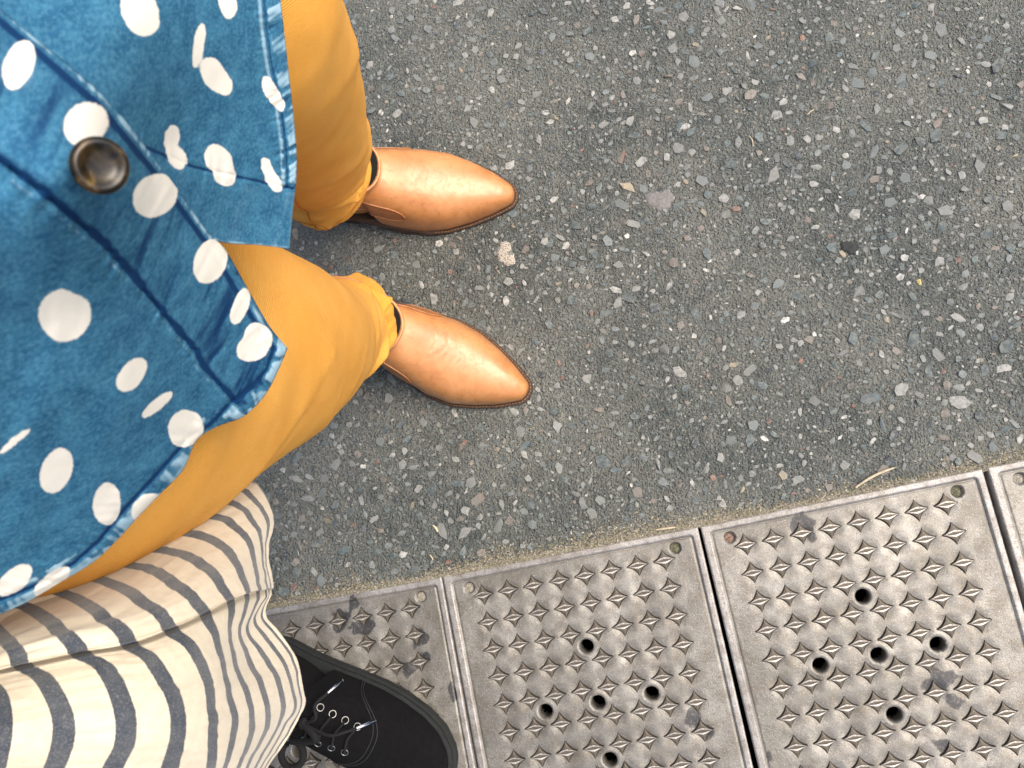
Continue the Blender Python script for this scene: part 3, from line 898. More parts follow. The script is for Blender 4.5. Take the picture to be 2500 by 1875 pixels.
def outline(L, wid, grow, n=90):
    """sole outline from heel over the toe and back"""
    ws, wl, wr = np.array(wid).T
    s = L * (0.5 - 0.5 * np.cos(np.linspace(0, math.pi, n)))
    a = np.interp(s, ws, wl); b = np.interp(s, ws, wr)
    P = np.concatenate([np.stack([-s, a], 1), np.stack([-s[::-1], -b[::-1]], 1)[1:-1]])
    c = np.roll(P, -1, 0) - np.roll(P, 1, 0)
    nrm = np.stack([-c[:, 1], c[:, 0]], 1)
    nrm /= np.maximum(np.linalg.norm(nrm, axis=1, keepdims=True), 1e-9)
    if (nrm[n // 2] @ np.array([0, 1])) < 0: nrm = -nrm
    return P + nrm * grow
def slab(P, z0f, z1f):
    n = len(P)
    V = np.concatenate([np.concatenate([P, z0f(P)[:, None]], 1), np.concatenate([P, z1f(P)[:, None]], 1)])
    F = [[i, (i + 1) % n, n + (i + 1) % n, n + i] for i in range(n)]
    c0 = np.array([P[:, 0].mean(), 0])
    # top and bottom as strips across
    h = n // 2
    F.append(list(range(n))[::-1]); F.append(list(range(n, 2 * n)))
    return V, F
def mirror(wid): return [(s, r, l) for s, l, r in wid]
BOOT_L = 0.278
BOOT_W = [(0, .004, .004), (.004, .0125, .0115), (.012, .0175, .016), (.03, .029, .0255), (.055, .0405, .036), (.085, .0505, .045), (.115, .052, .048), (.15, .046, .045), (.18, .039, .040), (.21, .035, .036), (.24, .034, .034), (.262, .027, .027), (.272, .016, .016), (.278, .004, .004)]
BOOT_H = [(0, .020), (.012, .030), (.03, .040), (.06, .051), (.09, .064), (.12, .081), (.145, .098), (.16, .106), (.18, .112)]
BOOT_SHAFT = [(0.034, 0.212, 0.062, 0.034, 0), (0.06, 0.208, 0.062, 0.036, 0), (0.085, 0.205, 0.056, 0.035, 0), (0.105, 0.202, 0.054, 0.036, -0.10), (0.125, 0.201, 0.055, 0.038, -0.34)]
def make_boot(name, parent, toe, ang, flip, label):
    wid = mirror(BOOT_W) if flip else BOOT_W
    me, R_ = shoe_body(BOOT_L, wid, BOOT_H, 0.03, BOOT_SHAFT, 0.0017)
    co = np.empty(len(me.vertices) * 3, np.float32); me.vertices.foreach_get('co', co); co = co.reshape(-1, 3)
    # creases across the vamp
    s = -co[:, 0]
    for sc, amp, wd, sk in ((0.080, 0.00016, 0.0022, 0.35), (0.088, 0.00022, 0.002, 0.15), (0.097, 0.00025, 0.0022, 0.3), (0.105, 0.00020, 0.0018, -0.1), (0.114, 0.00016, 0.002, 0.2)):
        x = s - sc - sk * co[:, 1] + 0.003 * np.sin(co[:, 1] * 160)
        g = amp * np.exp(-(x / wd) ** 2) * sstep(0.02, 0.04, co[:, 2])
        co[:, 2] -= g
    me.vertices.foreach_set('co', co.ravel())
    me.update()
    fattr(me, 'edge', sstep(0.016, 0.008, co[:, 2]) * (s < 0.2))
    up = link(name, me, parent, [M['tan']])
    up.location = (toe[0], toe[1], 0.0)
    up.rotation_euler = (0, 0, ang)
    up['label'] = label
    lift = lambda P: np.interp(-P[:, 0], [0, BOOT_L * 0.5, BOOT_L * 0.72, BOOT_L], [0, 0, 0.026, 0.030])
    P = outline(BOOT_L, wid, 0.0035)
    V, F = slab(P, lambda P: lift(P) + 0.0003, lambda P: lift(P) + 0.0055)
    link('sole', mesh_np('sole', V, F), up, [M['sole']], False)
    Ph = outline(BOOT_L, wid, 0.0)
    Ph = Ph[-Ph[:, 0] > 0.205]
    k = np.argsort(np.arctan2(Ph[:, 1], Ph[:, 0] + 0.24)); Ph = Ph[k]
    V, F = slab(Ph, lambda P: np.zeros(len(P)) + 0.0003, lambda P: lift(P) - 0.0002)
    link('heel', mesh_np('heel', V, F), up, [M['sole']], False)
    # welt stitches
    Pw = outline(BOOT_L, wid, 0.0015, 300)
    keep = Pw[-Pw[:, 0] < 0.17]
    d = keep[np.argsort(np.arctan2(keep[:, 1], keep[:, 0] + 0.17))]
    sgl = np.concatenate([[0], np.cumsum(np.linalg.norm(np.diff(d, axis=0), axis=1))])
    tt = np.arange(0, sgl[-1] - 0.004, 0.0042)
    parts = []
    for t in tt:
        a = np.array([np.interp(t, sgl, d[:, 0]), np.interp(t, sgl, d[:, 1])]); b = np.array([np.interp(t + 0.0024, sgl, d[:, 0]), np.interp(t + 0.0024, sgl, d[:, 1])])
        c = (a + b) / 2
        parts.append(box((c[0], c[1], 0.0058 + float(lift(c[None])[0])), (0.0026, 0.0009, 0.0009), math.atan2(b[1] - a[1], b[0] - a[0])))
    V, F = join(parts)
    tag(link('welt_stitching', mesh_np('welt_stitching', V, F), up, [M['thread']], False), kind='stuff')
    # opening: piping, and a black cap painted as the shaded hollow
    top = R_[-1].copy()
    th = np.linspace(0, 2 * math.pi, len(top), endpoint=False)
    V, F = tube(top * np.array([1, 1, 1]) + np.array([0, 0, -0.0002]), 0.0019, 8, closed=True)
    link('top_binding', mesh_np('top_binding', V, F), up, [M['tan']])
    c = top.mean(0)
    inner = c + (top - c) * 0.97
    V = np.concatenate([inner + [0, 0, 0.0012], [c + [0, 0, 0.0004]]])
    link('opening_shade', mesh_np('opening_shade', V, [[i, (i + 1) % len(top), len(top)] for i in range(len(top))]), up, [M['opening_shade']])
    # side gussets: tongue-shaped panels laid on the shaft sides
    from mathutils.bvhtree import BVHTree
    bm = bmesh.new(); bm.from_mesh(me); bv = BVHTree.FromBMesh(bm)
    for sd_ in (1, -1):
        nx_, nz_ = 26, 12
        Pg, Pn = [], []
        for i in range(nx_):
            x = -0.128 - 0.078 * i / (nx_ - 1)
            f = i / (nx_ - 1)
            hw = 0.0125 * min(1.0, math.sqrt(max(0.0, 1 - (1 - min(f / 0.30, 1)) ** 2))) + 0.0006
            zc = 0.048 + 0.034 * f
            for j in range(nz_):
                z = zc + hw * (2 * j / (nz_ - 1) - 1) * (1 + 0.3 * f)
                hit = bv.ray_cast(Vector((x, sd_ * 0.12, z + 0.02)), Vector((0, -sd_, -0.2)).normalized())
                loc, nr = (hit[0], hit[1]) if hit[0] else (Vector((x, sd_ * 0.035, z)), Vector((0, sd_, 0)))
                Pg.append(loc); Pn.append(nr)
        G = np.array([list(p) for p in Pg]).reshape(nx_, nz_, 3); Nn = np.array([list(p) for p in Pn]).reshape(nx_, nz_, 3)
        jj = np.linspace(-1, 1, nz_)
        ht = 0.0009 + 0.0004 * np.sin(np.linspace(0, nz_ * 1.9, nz_))[None, :] * np.ones((nx_, 1))
        V = (G + Nn * ht[..., None]).reshape(-1, 3)
        gm = mesh_np('elastic_gusset', V, grid_faces(nx_, nz_))
        fattr(gm, 'edge', np.zeros(len(V)))
        link('elastic_gusset', gm, up, [M['gusset']])
        edge = [(i, 0) for i in range(nx_ - 1, -1, -1)] + [(0, j) for j in range(1, nz_)] + [(i, nz_ - 1) for i in range(1, nx_)]
        path = np.array([G[a, b] + Nn[a, b] * 0.0010 for a, b in edge])
        path = arclen_resample(path, 90)
        V, F = tube(path, 0.0010, 6)
        sm = mesh_np('gusset_seam', V, F); fattr(sm, 'edge', np.zeros(len(V)))
        link('gusset_seam', sm, up, [M['gusset']])
    bm.free()
    return up

# ------------------------------------------------------------------ legs
def make_leg(rings, ntop, folds, seed, N=120, rows=220):
    """rings: (z, cx, cy, rx, ry) from the cuff upwards"""
    R_ = np.array(rings)
    D = catmull(R_, rows)
    th = np.linspace(0, 2 * math.pi, N, endpoint=False) + math.pi
    z, cx, cy, rx, ry = D.T
    T, Z = np.meshgrid(th, z)
    nz = grid_noise((rows, N), (16, 9), seed, 3)
    w = (np.cos(th / 2) ** 2)[None, :]
    nz = nz * w + np.roll(nz, N // 2, 1) * (1 - w)
    disp = 0.0028 * nz
    for (zc, slope, th0, amp, wd, spread) in folds:
        d = (T - th0 + math.pi) % (2 * math.pi) - math.pi
        x = Z - (zc + slope * d + 0.004 * np.sin(3 * d + zc * 90))
        e = np.exp(-(d / spread) ** 2)
        disp += amp * e * np.where(x > 0, np.exp(-(x / wd) ** 2), np.exp(-(x / (wd * 0.40)) ** 2))
    X = cx[:, None] + (rx[:, None] + disp) * np.cos(T)
    Y = cy[:, None] + (ry[:, None] + disp) * np.sin(T)
    # the cuff dips at the heel and rises over the instep
    G = np.stack([X, Y, Z], -1)
    tw = (T / (2 * math.pi) * 260 + Z * 320)
    return G, tw
def leg_object(name, legs, parent, mat, pelvis):
    parts, tws = [], []
    for G, tw in legs:
        nr, nc = G.shape[:2]
        # turn-up inside the cuff
        inner = G[0].copy(); c = inner.mean(0); inner = c + (inner - c) * 0.93; inner[:, 2] += 0.02
        V = np.concatenate([inner[None], G]).reshape(-1, 3)
        parts.append((V, grid_faces(nr + 1, nc, True)))
        tws.append(np.concatenate([tw[0], tw.ravel()]))
    if pelvis is not None:
        parts.append(pelvis); tws.append(np.zeros(len(pelvis[0])))
    V, F = join(parts)
    me = mesh_np(name, V, F)
    fattr(me, 'twill', np.concatenate(tws))
    o = link(name, me, parent, [mat])
    return o
def ring_loft(rings, N=64, cap=True):
    R_ = np.array(rings); D = catmull(R_, 40)
    th = np.linspace(0, 2 * math.pi, N, endpoint=False)
    z, cx, cy, rx, ry = D.T
    V = np.stack([cx[:, None] + rx[:, None] * np.cos(th), cy[:, None] + ry[:, None] * np.sin(th), z[:, None] + 0 * th], -1)
    F = grid_faces(40, N, True).tolist()
    if cap: F += [list(range(N))[::-1], list(range(39 * N, 40 * N))]
    return V.reshape(-1, 3), F

# ------------------------------------------------------------------ the photographer
person1 = empty('person', (-0.40, 0.27, 0.0))
tag(person1, 'person in blue polka dot denim shirt, mustard trousers and tan boots, standing on asphalt', 'person')
def under(o, p):
    """child of p without moving it"""
    o.parent = p
    o.matrix_parent_inverse = Matrix.Translation(p.location).inverted()
    return o
b1 = make_boot('boot', None, (-0.2085, 0.3615), math.radians(-4), False, 'tan leather ankle boot on the left foot, pointing straight ahead')
b2 = make_boot('boot', None, (-0.1925, 0.1105), math.radians(-24), True, 'tan leather ankle boot on the right foot, turned outwards')
under(b1, person1); under(b2, person1)
LEG_L = [(.075, -.433, .369, .052, .053), (.095, -.429, .367, .058, .058), (.12, -.4255, .365, .0590, .0585), (.145, -.420, .364, .0565, .056), (.17, -.408, .361, .058, .057), (.21, -.393, .354, .063, .062), (.26, -.376, .345, .066, .065),
         (.35, -.345, .330, .067, .067), (.46, -.310, .309, .069, .070), (.56, -.283, .285, .073, .076), (.65, -.266, .259, .077, .082), (.75, -.275, .215, .074, .083), (.83, -.295, .17, .06, .07)]
LEG_R = [(.075, -.395, .185, .052, .052), (.095, -.394, .183, .057, .057), (.12, -.391, .179, .0590, .0585), (.145, -.385, .170, .0565, .056), (.17, -.380, .162, .058, .058), (.21, -.374, .153, .063, .062), (.26, -.363, .142, .065, .064),
         (.35, -.336, .121, .067, .068), (.46, -.310, .100, .071, .075), (.56, -.302, .080, .077, .085), (.65, -.299, .055, .082, .092), (.74, -.294, .040, .082, .091), (.83, -.305, .045, .06, .07)]
FOLDS_L = [(.131, .02, -0.4, -.003, .009, 0.9), (.157, -.03, -0.3, -.004, .010, 0.8), (.118, .016, 0.1, .006, .009, .55), (.142, -.03, -0.5, .011, .008, .55), (.168, .03, 0.25, .009, .009, .5), (.105, .03, -1.3, .005, .008, .6), (.195, -.035, -0.5, .006, .013, .7), (.14, .03, 1.3, .007, .010, .7), (.130, .045, -1.0, .010, .006, .45), (.235, .05, 0.3, .004, .016, .8),
           (.30, -.06, -0.6, .0015, .02, .8), (.40, .08, 0.4, .0015, .022, .7), (.50, -.10, 0.2, .0016, .025, .8), (.58, .10, 0.6, .0015, .02, .8)]
FOLDS_R = [(.131, -.02, 0.4, -.003, .009, 0.9), (.157, .03, 0.3, -.004, .010, 0.8), (.118, -.016, -0.2, .006, .009, .55), (.142, .03, 0.5, .012, .008, .55), (.168, -.035, -0.3, .009, .009, .5), (.105, .03, 1.1, .006, .008, .6), (.195, .035, 0.7, .006, .013, .7), (.145, .03, -1.3, .007, .010, .7), (.130, -.045, 0.9, .011, .006, .45), (.235, -.05, 0.2, .004, .016, .8),
           (.31, .06, 0.5, .0015, .02, .8), (.42, -.08, -0.3, .0015, .022, .7), (.52, .10, -0.2, .0016, .025, .8), (.60, -.10, -0.6, .0015, .02, .8)]
pelvis = ring_loft([(.70, -.295, .11, .060, .08), (.76, -.300, .105, .080, .120), (.84, -.305, .10, .082, .118), (.93, -.305, .098, .082, .115), (1.0, -.305, .10, .075, .105)])
legs1 = [make_leg(LEG_L, 0, FOLDS_L, 51), make_leg(LEG_R, 0, FOLDS_R, 52)]
tr = leg_object('trousers', legs1, None, M['mustard'], pelvis)
under(tr, person1)
for G_, tw_ in legs1:
    for row in (26, 29):
        c_ = G_[row].mean(0)
        P = c_ + (G_[row] - c_) * 1.004
        V, F = tube(P, 0.0006, 5, closed=True)
        o = link('cuff_stitching', mesh_np('cuff_stitching', V, F), tr, [M['ochre_thread']])
    # outer and inner leg seams
    for col in (28, 92):
        P = G_[2:190:2, col] + np.array([0, -0.0006 if col < 60 else 0.0006, 0])
        V, F = tube(P, 0.0011, 5)
        link('leg_seam', mesh_np('leg_seam', V, F), tr, [M['ochre_thread']])
pth = [unproject(np.array([u_, v_]), np.array(d_)) for u_, v_, d_ in ((648, 632, .585), (660, 655, .575), (672, 668, .57), (688, 672, .575))]
V, F = tube(arclen_resample(np.array(pth), 20), 0.0007, 6)
link('loose_thread', mesh_np('loose_thread', V, F), tr, [M['sole']])

# --- shirt
SH_PTS = [(0, 0, .25), (340, 40, .285), (680, 0, .40), (0, 200, .215), (240, 400, .224), (0, 400, .205), (0, 800, .232), (155, 770, .247), (0, 1100, .262), (0, 1490, .315), (300, 1000, .292), (450, 1045, .342),
          (590, 870, .372), (690, 850, .405), (705, 600, .415), (722, 440, .415), (545, 590, .362), (-250, -250, .235), (330, -250, .32), (700, -250, .44), (-250, 300, .185), (-250, 900, .215), (-250, 1400, .28), (-250, 1650, .33),
          (420, 350, .315), (535, 395, .355), (230, 1370, .335), (400, 1190, .345), (520, 640, .345)]
sh_depth = tps([p[:2] for p in SH_PTS], np.array([p[2] for p in SH_PTS]), 1e-3)
def coons(top, bottom, left, right, nr, nc):
    """patch between four px curves; rows run top(t=0)->bottom(t=1), columns left->right"""
    T = arclen_resample(top, nc); B = arclen_resample(bottom, nc); L = arclen_resample(left, nr); R_ = arclen_resample(right, nr)
    s = np.linspace(0, 1, nc)[None, :, None]; t = np.linspace(0, 1, nr)[:, None, None]
    return (1 - t) * T[None] + t * B[None] + (1 - s) * L[:, None] + s * R_[:, None] - ((1 - t) * (1 - s) * T[0] + (1 - t) * s * T[-1] + t * (1 - s) * B[0] + t * s * B[-1])
# right front panel, with the placket: first index along the placket (top -> tip), second across to the side
PLK = [(-230, -170), (-100, -60), (0, 25), (90, 100), (250, 235), (400, 420), (500, 560), (548, 610), (600, 700), (655, 795), (700, 850)]
HEM_R = [(700, 850), (680, 900), (645, 965), (595, 1015), (530, 1040), (478, 1075), (446, 1145), (390, 1205), (335, 1262), (280, 1322), (225, 1372), (150, 1418), (70, 1465), (0, 1497), (-120, 1545), (-250, 1610)]
STITCH_IN = [(-230, 190), (-100, 300), (0, 388), (100, 462), (250, 590), (330, 680), (420, 790), (478, 855), (492, 890), (568, 972), (600, 1010)]
STITCH_OUT = [(-230, -145), (-110, -42), (0, 52), (85, 122), (240, 258), (385, 432), (488, 574), (535, 640), (588, 730), (640, 815), (668, 850)]
HEM_ST = [(668, 850), (650, 900), (615, 945), (565, 978), (512, 1035), (455, 1072), (405, 1130), (350, 1190), (295, 1250), (240, 1318), (180, 1372), (110, 1418), (0, 1462), (-120, 1510), (-250, 1570)]
def ellipse_sdf(Q, dots):
    best = np.full(len(Q), 99.0)
    for (u, v, a, b, an) in dots:
        t = math.radians(an)
        d = Q - np.array([u, v])
        x = d[:, 0] * math.cos(t) + d[:, 1] * math.sin(t); y = -d[:, 0] * math.sin(t) + d[:, 1] * math.cos(t)
        k0 = np.sqrt((x / a) ** 2 + (y / b) ** 2); k1 = np.sqrt((x / a ** 2) ** 2 + (y / b ** 2) ** 2)
        dd = np.where(k1 > 1e-9, k0 * (k0 - 1) / np.maximum(k1, 1e-9), -b)
        h_ = np.clip(0.5 + 0.5 * (dd - best) / 13.0, 0, 1)
        best = dd * (1 - h_) + best * h_ - 13.0 * h_ * (1 - h_)
    return best
DOTS_R = [(46, 160, 64, 37, 112), (207, 305, 58, 50, 128), (376, 478, 57, 50, -35), (512, 637, 56, 37, 112), (583, 750, 46, 20, 112), (614, 853, 37, 29, 160), (630, 822, 36, 33, 60), (155, 770, 64, 63, 0), (322, 912, 50, 27, 128), (381, 988, 46, 13, 138),
          (451, 1045, 46, 42, 100), (38, 1075, 46, 8, 142), (135, 1148, 56, 36, 110), (259, 1228, 51, 33, 95), (352, 1237, 42, 24, 135), (35, 1415, 52, 26, 140), (125, 1420, 52, 22, 145), (-90, 960, 55, 50, 0), (-140, 640, 60, 50, 20), (-120, 1280, 50, 34, 120)]
DOTS_L = [(340, 30, 62, 45, 68), (552, 8, 39, 21, 76), (481, 112, 56, 13, 98), (525, 187, 50, 30, 55), (665, 230, 46, 17, 60), (416, 335, 32, 19, 100), (430, 385, 30, 23, 60), (530, 385, 36, 30, 50), (545, 425, 30, 26, 75), (650, 410, 26, 14, 70), (668, 445, 28, 17, 60), (150, -90, 60, 45, 60)]
def build_right(nr=300, nc=270):
    left_edge = [(-230, -170), (-240, 200), (-250, 700), (-250, 1200), (-252, 1500)]
    Q = coons(left_edge, HEM_R, PLK, [(-252, 1500), (-252, 1560), (-250, 1610)], nr, nc)
    q = Q.reshape(-1, 2)
    dep = sh_depth(Q)
    base = dep.reshape(-1)
    k = 0.224 / base                                     # px scale relative to the button
    d_out, a_out, s_out = poly_dist(q, STITCH_OUT)
    d_in, a_in, s_in = poly_dist(q, STITCH_IN)
    d_h, a_h, s_h = poly_dist(q, HEM_ST)
    d_edge, a_edge, _ = poly_dist(q, PLK)
    d_he, _, _ = poly_dist(q, HEM_R)
    mm_out, mm_in, mm_h = d_out * base / FPX * 1000, d_in * base / FPX * 1000, d_h * base / FPX * 1000
    so = s_out * mm_out; si = s_in * mm_in; sh_ = s_h * mm_h
    on_placket = ((si < 0) & (so > -9)).astype(float)
    # wrinkle fields
    al = a_in * base / FPX * 1000                        # mm along the placket
    r = np.random.default_rng(5)
    def pucker(arc, freq, seed):
        rr = np.random.default_rng(seed)
        g = rr.uniform(-1, 1, 900)
        x = arc * freq + 40
        i = np.clip(np.floor(x).astype(int), 0, 897); f = x - i; f = f * f * (3 - 2 * f)
        return g[i] * (1 - f) + g[i + 1] * f
    across = np.clip(1 - np.abs(mm_in - 12) / 13, 0, 1)
    pk = pucker(al + 0.35 * mm_in, 0.13, 1) * 0.6 + pucker(al - 0.2 * mm_in, 0.30, 2) * 0.4
    pk_in = pucker(al, 0.33, 3) * np.exp(-(mm_in / 5) ** 2)
    hem_zone = (sh_ > 0) * 1.0                            # between stitch line and edge
    ah = a_h * base / FPX * 1000
    pk_h = pucker(ah + 0.5 * mm_h, 0.36, 6) * 0.65 + pucker(ah - 0.4 * mm_h, 0.8, 7) * 0.35
    dist = np.zeros(len(q))
    dist += on_placket * (0.0010 + 0.0009 * pk * sstep(0, 3, mm_in))
    dist -= 0.0010 * np.exp(-(mm_in / 1.0) ** 2) + 0.0008 * np.exp(-(mm_out / 0.9) ** 2)
    dist += 0.0006 * np.exp(-((si - 2.2) / 1.2) ** 2)
    dist -= 0.0010 * np.exp(-(mm_h / 1.1) ** 2)
    near_h = np.exp(-(np.maximum(mm_h - 2, 0) / 5.0) ** 2)
    dist += 0.0018 * pk_h * near_h * (0.4 + 0.6 * (d_he < d_h + 40))
    dist += 0.0014 * pk_in * (si > 0)
    big = grid_noise((nr, nc), (7, 6), 77, 3).ravel()
    dist += 0.0016 * big * (1 - on_placket) * sstep(3, 16, mm_in)
    fade_ = np.zeros(len(q))
    fade_ -= 1.25 * np.exp(-((mm_in - 0.5 * pk_in) / 1.3) ** 2) + 1.25 * np.exp(-((so - 0.2) / 1.05) ** 2)
    fade_ += 0.85 * np.exp(-((so + 2.1) / 1.05) ** 2) * (0.85 + 0.4 * pucker(al, 0.7, 19))
    fade_ += 0.66 * np.exp(-((si - 2.2) / 0.9) ** 2) * (0.75 + 0.5 * pucker(al, 0.9, 9))
    fade_ += on_placket * 0.8 * (pk * 0.8 + 0.35 * pucker(al + 0.15 * mm_in, 0.62, 29) - 0.16) * sstep(0.5, 4, mm_in) * sstep(0, 3, mm_out)
    hz_ = (d_he < 1e9) & (sh_ < 0)
    inhem = (np.minimum(d_he, 1e3) * base / FPX * 1000 < 6.2)
    fade_ -= 0.95 * np.exp(-((mm_h) / 1.0) ** 2)
    fade_ += inhem * (0.42 + 1.4 * pk_h) * sstep(0.5, 2.0, mm_h)
    fade_ += 0.55 * np.exp(-(d_he * base / FPX * 1000 / 0.8) ** 2)
    fade_ += 0.16 * big - 0.10
    dep2 = dep - dist.reshape(nr, nc) - 0.0015
    # roll the hem edge and the placket edge away from the eye a little
    edge_mm = np.minimum(d_edge, d_he) * base / FPX * 1000
    dep2 += (0.0022 * np.exp(-(edge_mm / 1.1) ** 2)).reshape(nr, nc)
    wq = np.stack([grid_noise((nr, nc), (22, 18), 301, 2).ravel(), grid_noise((nr, nc), (22, 18), 302, 2).ravel()], 1) * 3.5
    dot = ellipse_sdf(q + np.stack([3 * pk, 3 * pk_h], 1) + wq, DOTS_R) * base / FPX * 1000
    G = unproject(Q, dep2)
    return G, dot, fade_, Q, dep2, np.concatenate([q * (base / FPX)[:, None], np.zeros((len(q), 1))], 1)
def build_left(nr=260, nc=250):
    HEM_L = [(672, -250), (676, -120), (684, 0), (694, 90), (705, 190), (716, 290), (723, 380), (721, 450), (713, 520), (706, 607)]
    BAND = [(-250, 190), (-120, 265), (0, 330), (150, 405), (300, 490), (450, 565), (548, 592), (630, 598), (706, 607)]
    Q = coons([(-250, -250), (672, -250)], BAND, [(-250, -250), (-250, 190)], HEM_L, nr, nc)
    q = Q.reshape(-1, 2)
    dep = sh_depth(Q)
    base = dep.reshape(-1)
    st_band = [(-250, 60), (0, 205), (200, 300), (370, 368), (470, 408), (560, 428), (640, 445), (716, 462)]
    st_hem = [(634, -250), (640, -60), (648, 60), (662, 160), (684, 260), (696, 350), (700, 420), (699, 470)]
    mb, ab, sb_ = poly_dist(q, st_band); mh, ah, sh2 = poly_dist(q, st_hem); me_, _, _ = poly_dist(q, HEM_L); mbe, _, _ = poly_dist(q, BAND)
    kk = base / FPX * 1000
    mb, mh, me_, mbe, ab, ah = mb * kk, mh * kk, me_ * kk, mbe * kk, ab * kk, ah * kk
    def pucker(arc, freq, seed):
        rr = np.random.default_rng(seed); g = rr.uniform(-1, 1, 900)
        x = arc * freq + 40; i = np.clip(np.floor(x).astype(int), 0, 897); f = x - i; f = f * f * (3 - 2 * f)
        return g[i] * (1 - f) + g[i + 1] * f
    pkh = pucker(ah, 0.42, 21) * 0.65 + pucker(ah + 0.4 * mh, 0.9, 22) * 0.35
    pkb = pucker(ab + 0.2 * mb, 0.35, 23)
    above = (sb_ < 0)
    hemz = (me_ < 6.3) & above
    big = grid_noise((nr, nc), (6, 7), 78, 3).ravel()
    dist = -0.0009 * np.exp(-(mb / 0.9) ** 2) - 0.0009 * np.exp(-(mh / 0.9) ** 2) * above
    dist += 0.0014 * pkh * np.exp(-(np.maximum(mh - 2, 0) / 4.0) ** 2) * above + 0.0006 * pkb * np.exp(-(mb / 6) ** 2)
    dist += 0.0018 * big * sstep(2, 15, np.minimum(mb, mh))
    dist += 0.0008 * (~above)
    fade_ = -1.1 * np.exp(-(mb / 0.85) ** 2) - 0.8 * np.exp(-(mh / 0.8) ** 2) * above
    fade_ += hemz * (0.30 + 1.3 * pkh) * sstep(0.3, 1.5, mh) + 0.75 * np.exp(-((mh - 2.0) / 1.1) ** 2) * (~hemz) * above
    fade_ += 0.5 * np.exp(-(np.minimum(me_, mbe) / 0.7) ** 2)
    fade_ += (~above) * (0.12 + 0.18 * pkb)
    fade_ += 0.16 * big
    dep2 = dep - dist.reshape(nr, nc) + 0.0030
    # the flap falls away under the placket
    m1, _, s1 = poly_dist(q, STITCH_OUT)
    dep2 += (0.004 * sstep(-10, 120, s1 * m1)).reshape(nr, nc)
    wq = np.stack([grid_noise((nr, nc), (22, 20), 303, 2).ravel(), grid_noise((nr, nc), (22, 20), 304, 2).ravel()], 1) * 5
    dot = ellipse_sdf(q + np.stack([2 * pkh, 5 * np.exp(-(mb / 2) ** 2) * np.sign(sb_)], 1) + wq, DOTS_L) * kk
    return unproject(Q, dep2), dot, fade_, np.concatenate([q * (base / FPX)[:, None], np.ones((len(q), 1))], 1)
GR, dotR, fadeR, QR, DR, fabR = build_right()
GL, dotL, fadeL, fabL = build_left()
# the back of the shirt, seen by nobody here: from the far edge of each front panel round the body
def back_loft(edgeA, edgeB, mids, n=60):
    """edgeA, edgeB: (k,3) curves from top to bottom; mids: list of (k,3) curves in between"""
    C = np.array([edgeA] + mids + [edgeB])
    return catmull(C, n).transpose(1, 0, 2)
k_ = 60
eA = GL[0, ::-1][np.linspace(0, GL.shape[1] - 1, k_).astype(int)]          # left panel, far edge, hem -> chest
eB = GR[::-1, -1][np.linspace(0, GR.shape[0] - 1, k_).astype(int)] if False else GR[:, -1][::-1][np.linspace(0, GR.shape[0] - 1, k_).astype(int)]
zt = np.linspace(0, 1, k_)
def vcurve(x0, y0, z0, x1, y1, z1):
    return np.stack([x0 + (x1 - x0) * zt, y0 + (y1 - y0) * zt, z0 + (z1 - z0) * zt], 1)
mids = [vcurve(-.225, .318, .735, -.23, .235, .93), vcurve(-.30, .338, .735, -.30, .245, .94), vcurve(-.375, .285, .72, -.37, .22, .94), vcurve(-.42, .16, .70, -.405, .14, .95), vcurve(-.42, .03, .70, -.41, .04, .95), vcurve(-.375, -.07, .73, -.365, -.05, .94), vcurve(-.31, -.092, .765, -.31, -.065, .92)]
GB = back_loft(eA, eB, mids, 90)
# chest and shoulders
topL = GL[:, 0][::-1]; topR = GR[0]
allL = [('r', GR), ('l', GL), ('b', GB)]
parts, dots, fades = [], [], []
for G, d, f in ((GR, dotR, fadeR), (GL, dotL, fadeL), (GB, np.full(GB.shape[0] * GB.shape[1], 9.0), np.zeros(GB.shape[0] * GB.shape[1]))):
    parts.append((G.reshape(-1, 3), grid_faces(G.shape[0], G.shape[1])))
    dots.append(d); fades.append(f)
V, F = join(parts)
me = mesh_np('denim_shirt', V, F)
vattr(me, 'fabric', np.concatenate([fabR, fabL, cloth_coords(GB, 2.0)]))
fattr(me, 'dot', np.concatenate(dots)); fattr(me, 'fade', np.concatenate(fades))
shirt = link('denim_shirt', me, None, [M['denim']])
so_ = shirt.modifiers.new('thickness', 'SOLIDIFY'); so_.thickness = 0.0007; so_.offset = 0
under(shirt, person1)
# upper part of the shirt, above the picture
ringE = np.concatenate([GR[0, ::-1][::10], GL[:, 0][::-1][::10] if False else GL[::-1, 0][::10], GB[-1, ::4]])
cxy = ringE[:, :2].mean(0)
ang = np.arctan2(ringE[:, 1] - cxy[1], ringE[:, 0] - cxy[0]); ringE = ringE[np.argsort(ang)]
n = len(ringE); ang = np.sort(ang)
rows = [ringE]
for (z, cx, cy, rx, ry) in [(1.0, -.30, .09, .115, .150), (1.12, -.31, .085, .125, .165), (1.24, -.33, .08, .115, .175), (1.31, -.345, .078, .085, .165), (1.36, -.35, .076, .06, .10), (1.39, -.35, .075, .052, .055)]:
    rows.append(np.stack([cx + rx * np.cos(ang), cy + ry * np.sin(ang), np.full(n, z)], 1))
G = catmull(np.array(rows), 60)
me = mesh_np('shirt_bodice', G.reshape(-1, 3), np.array(grid_faces(60, n, True)))
vattr(me, 'fabric', cloth_coords(G, 3.0)); fattr(me, 'dot', np.full(60 * n, 9.0)); fattr(me, 'fade', np.zeros(60 * n))
bod = link('shirt_bodice', me, shirt, [M['denim']])
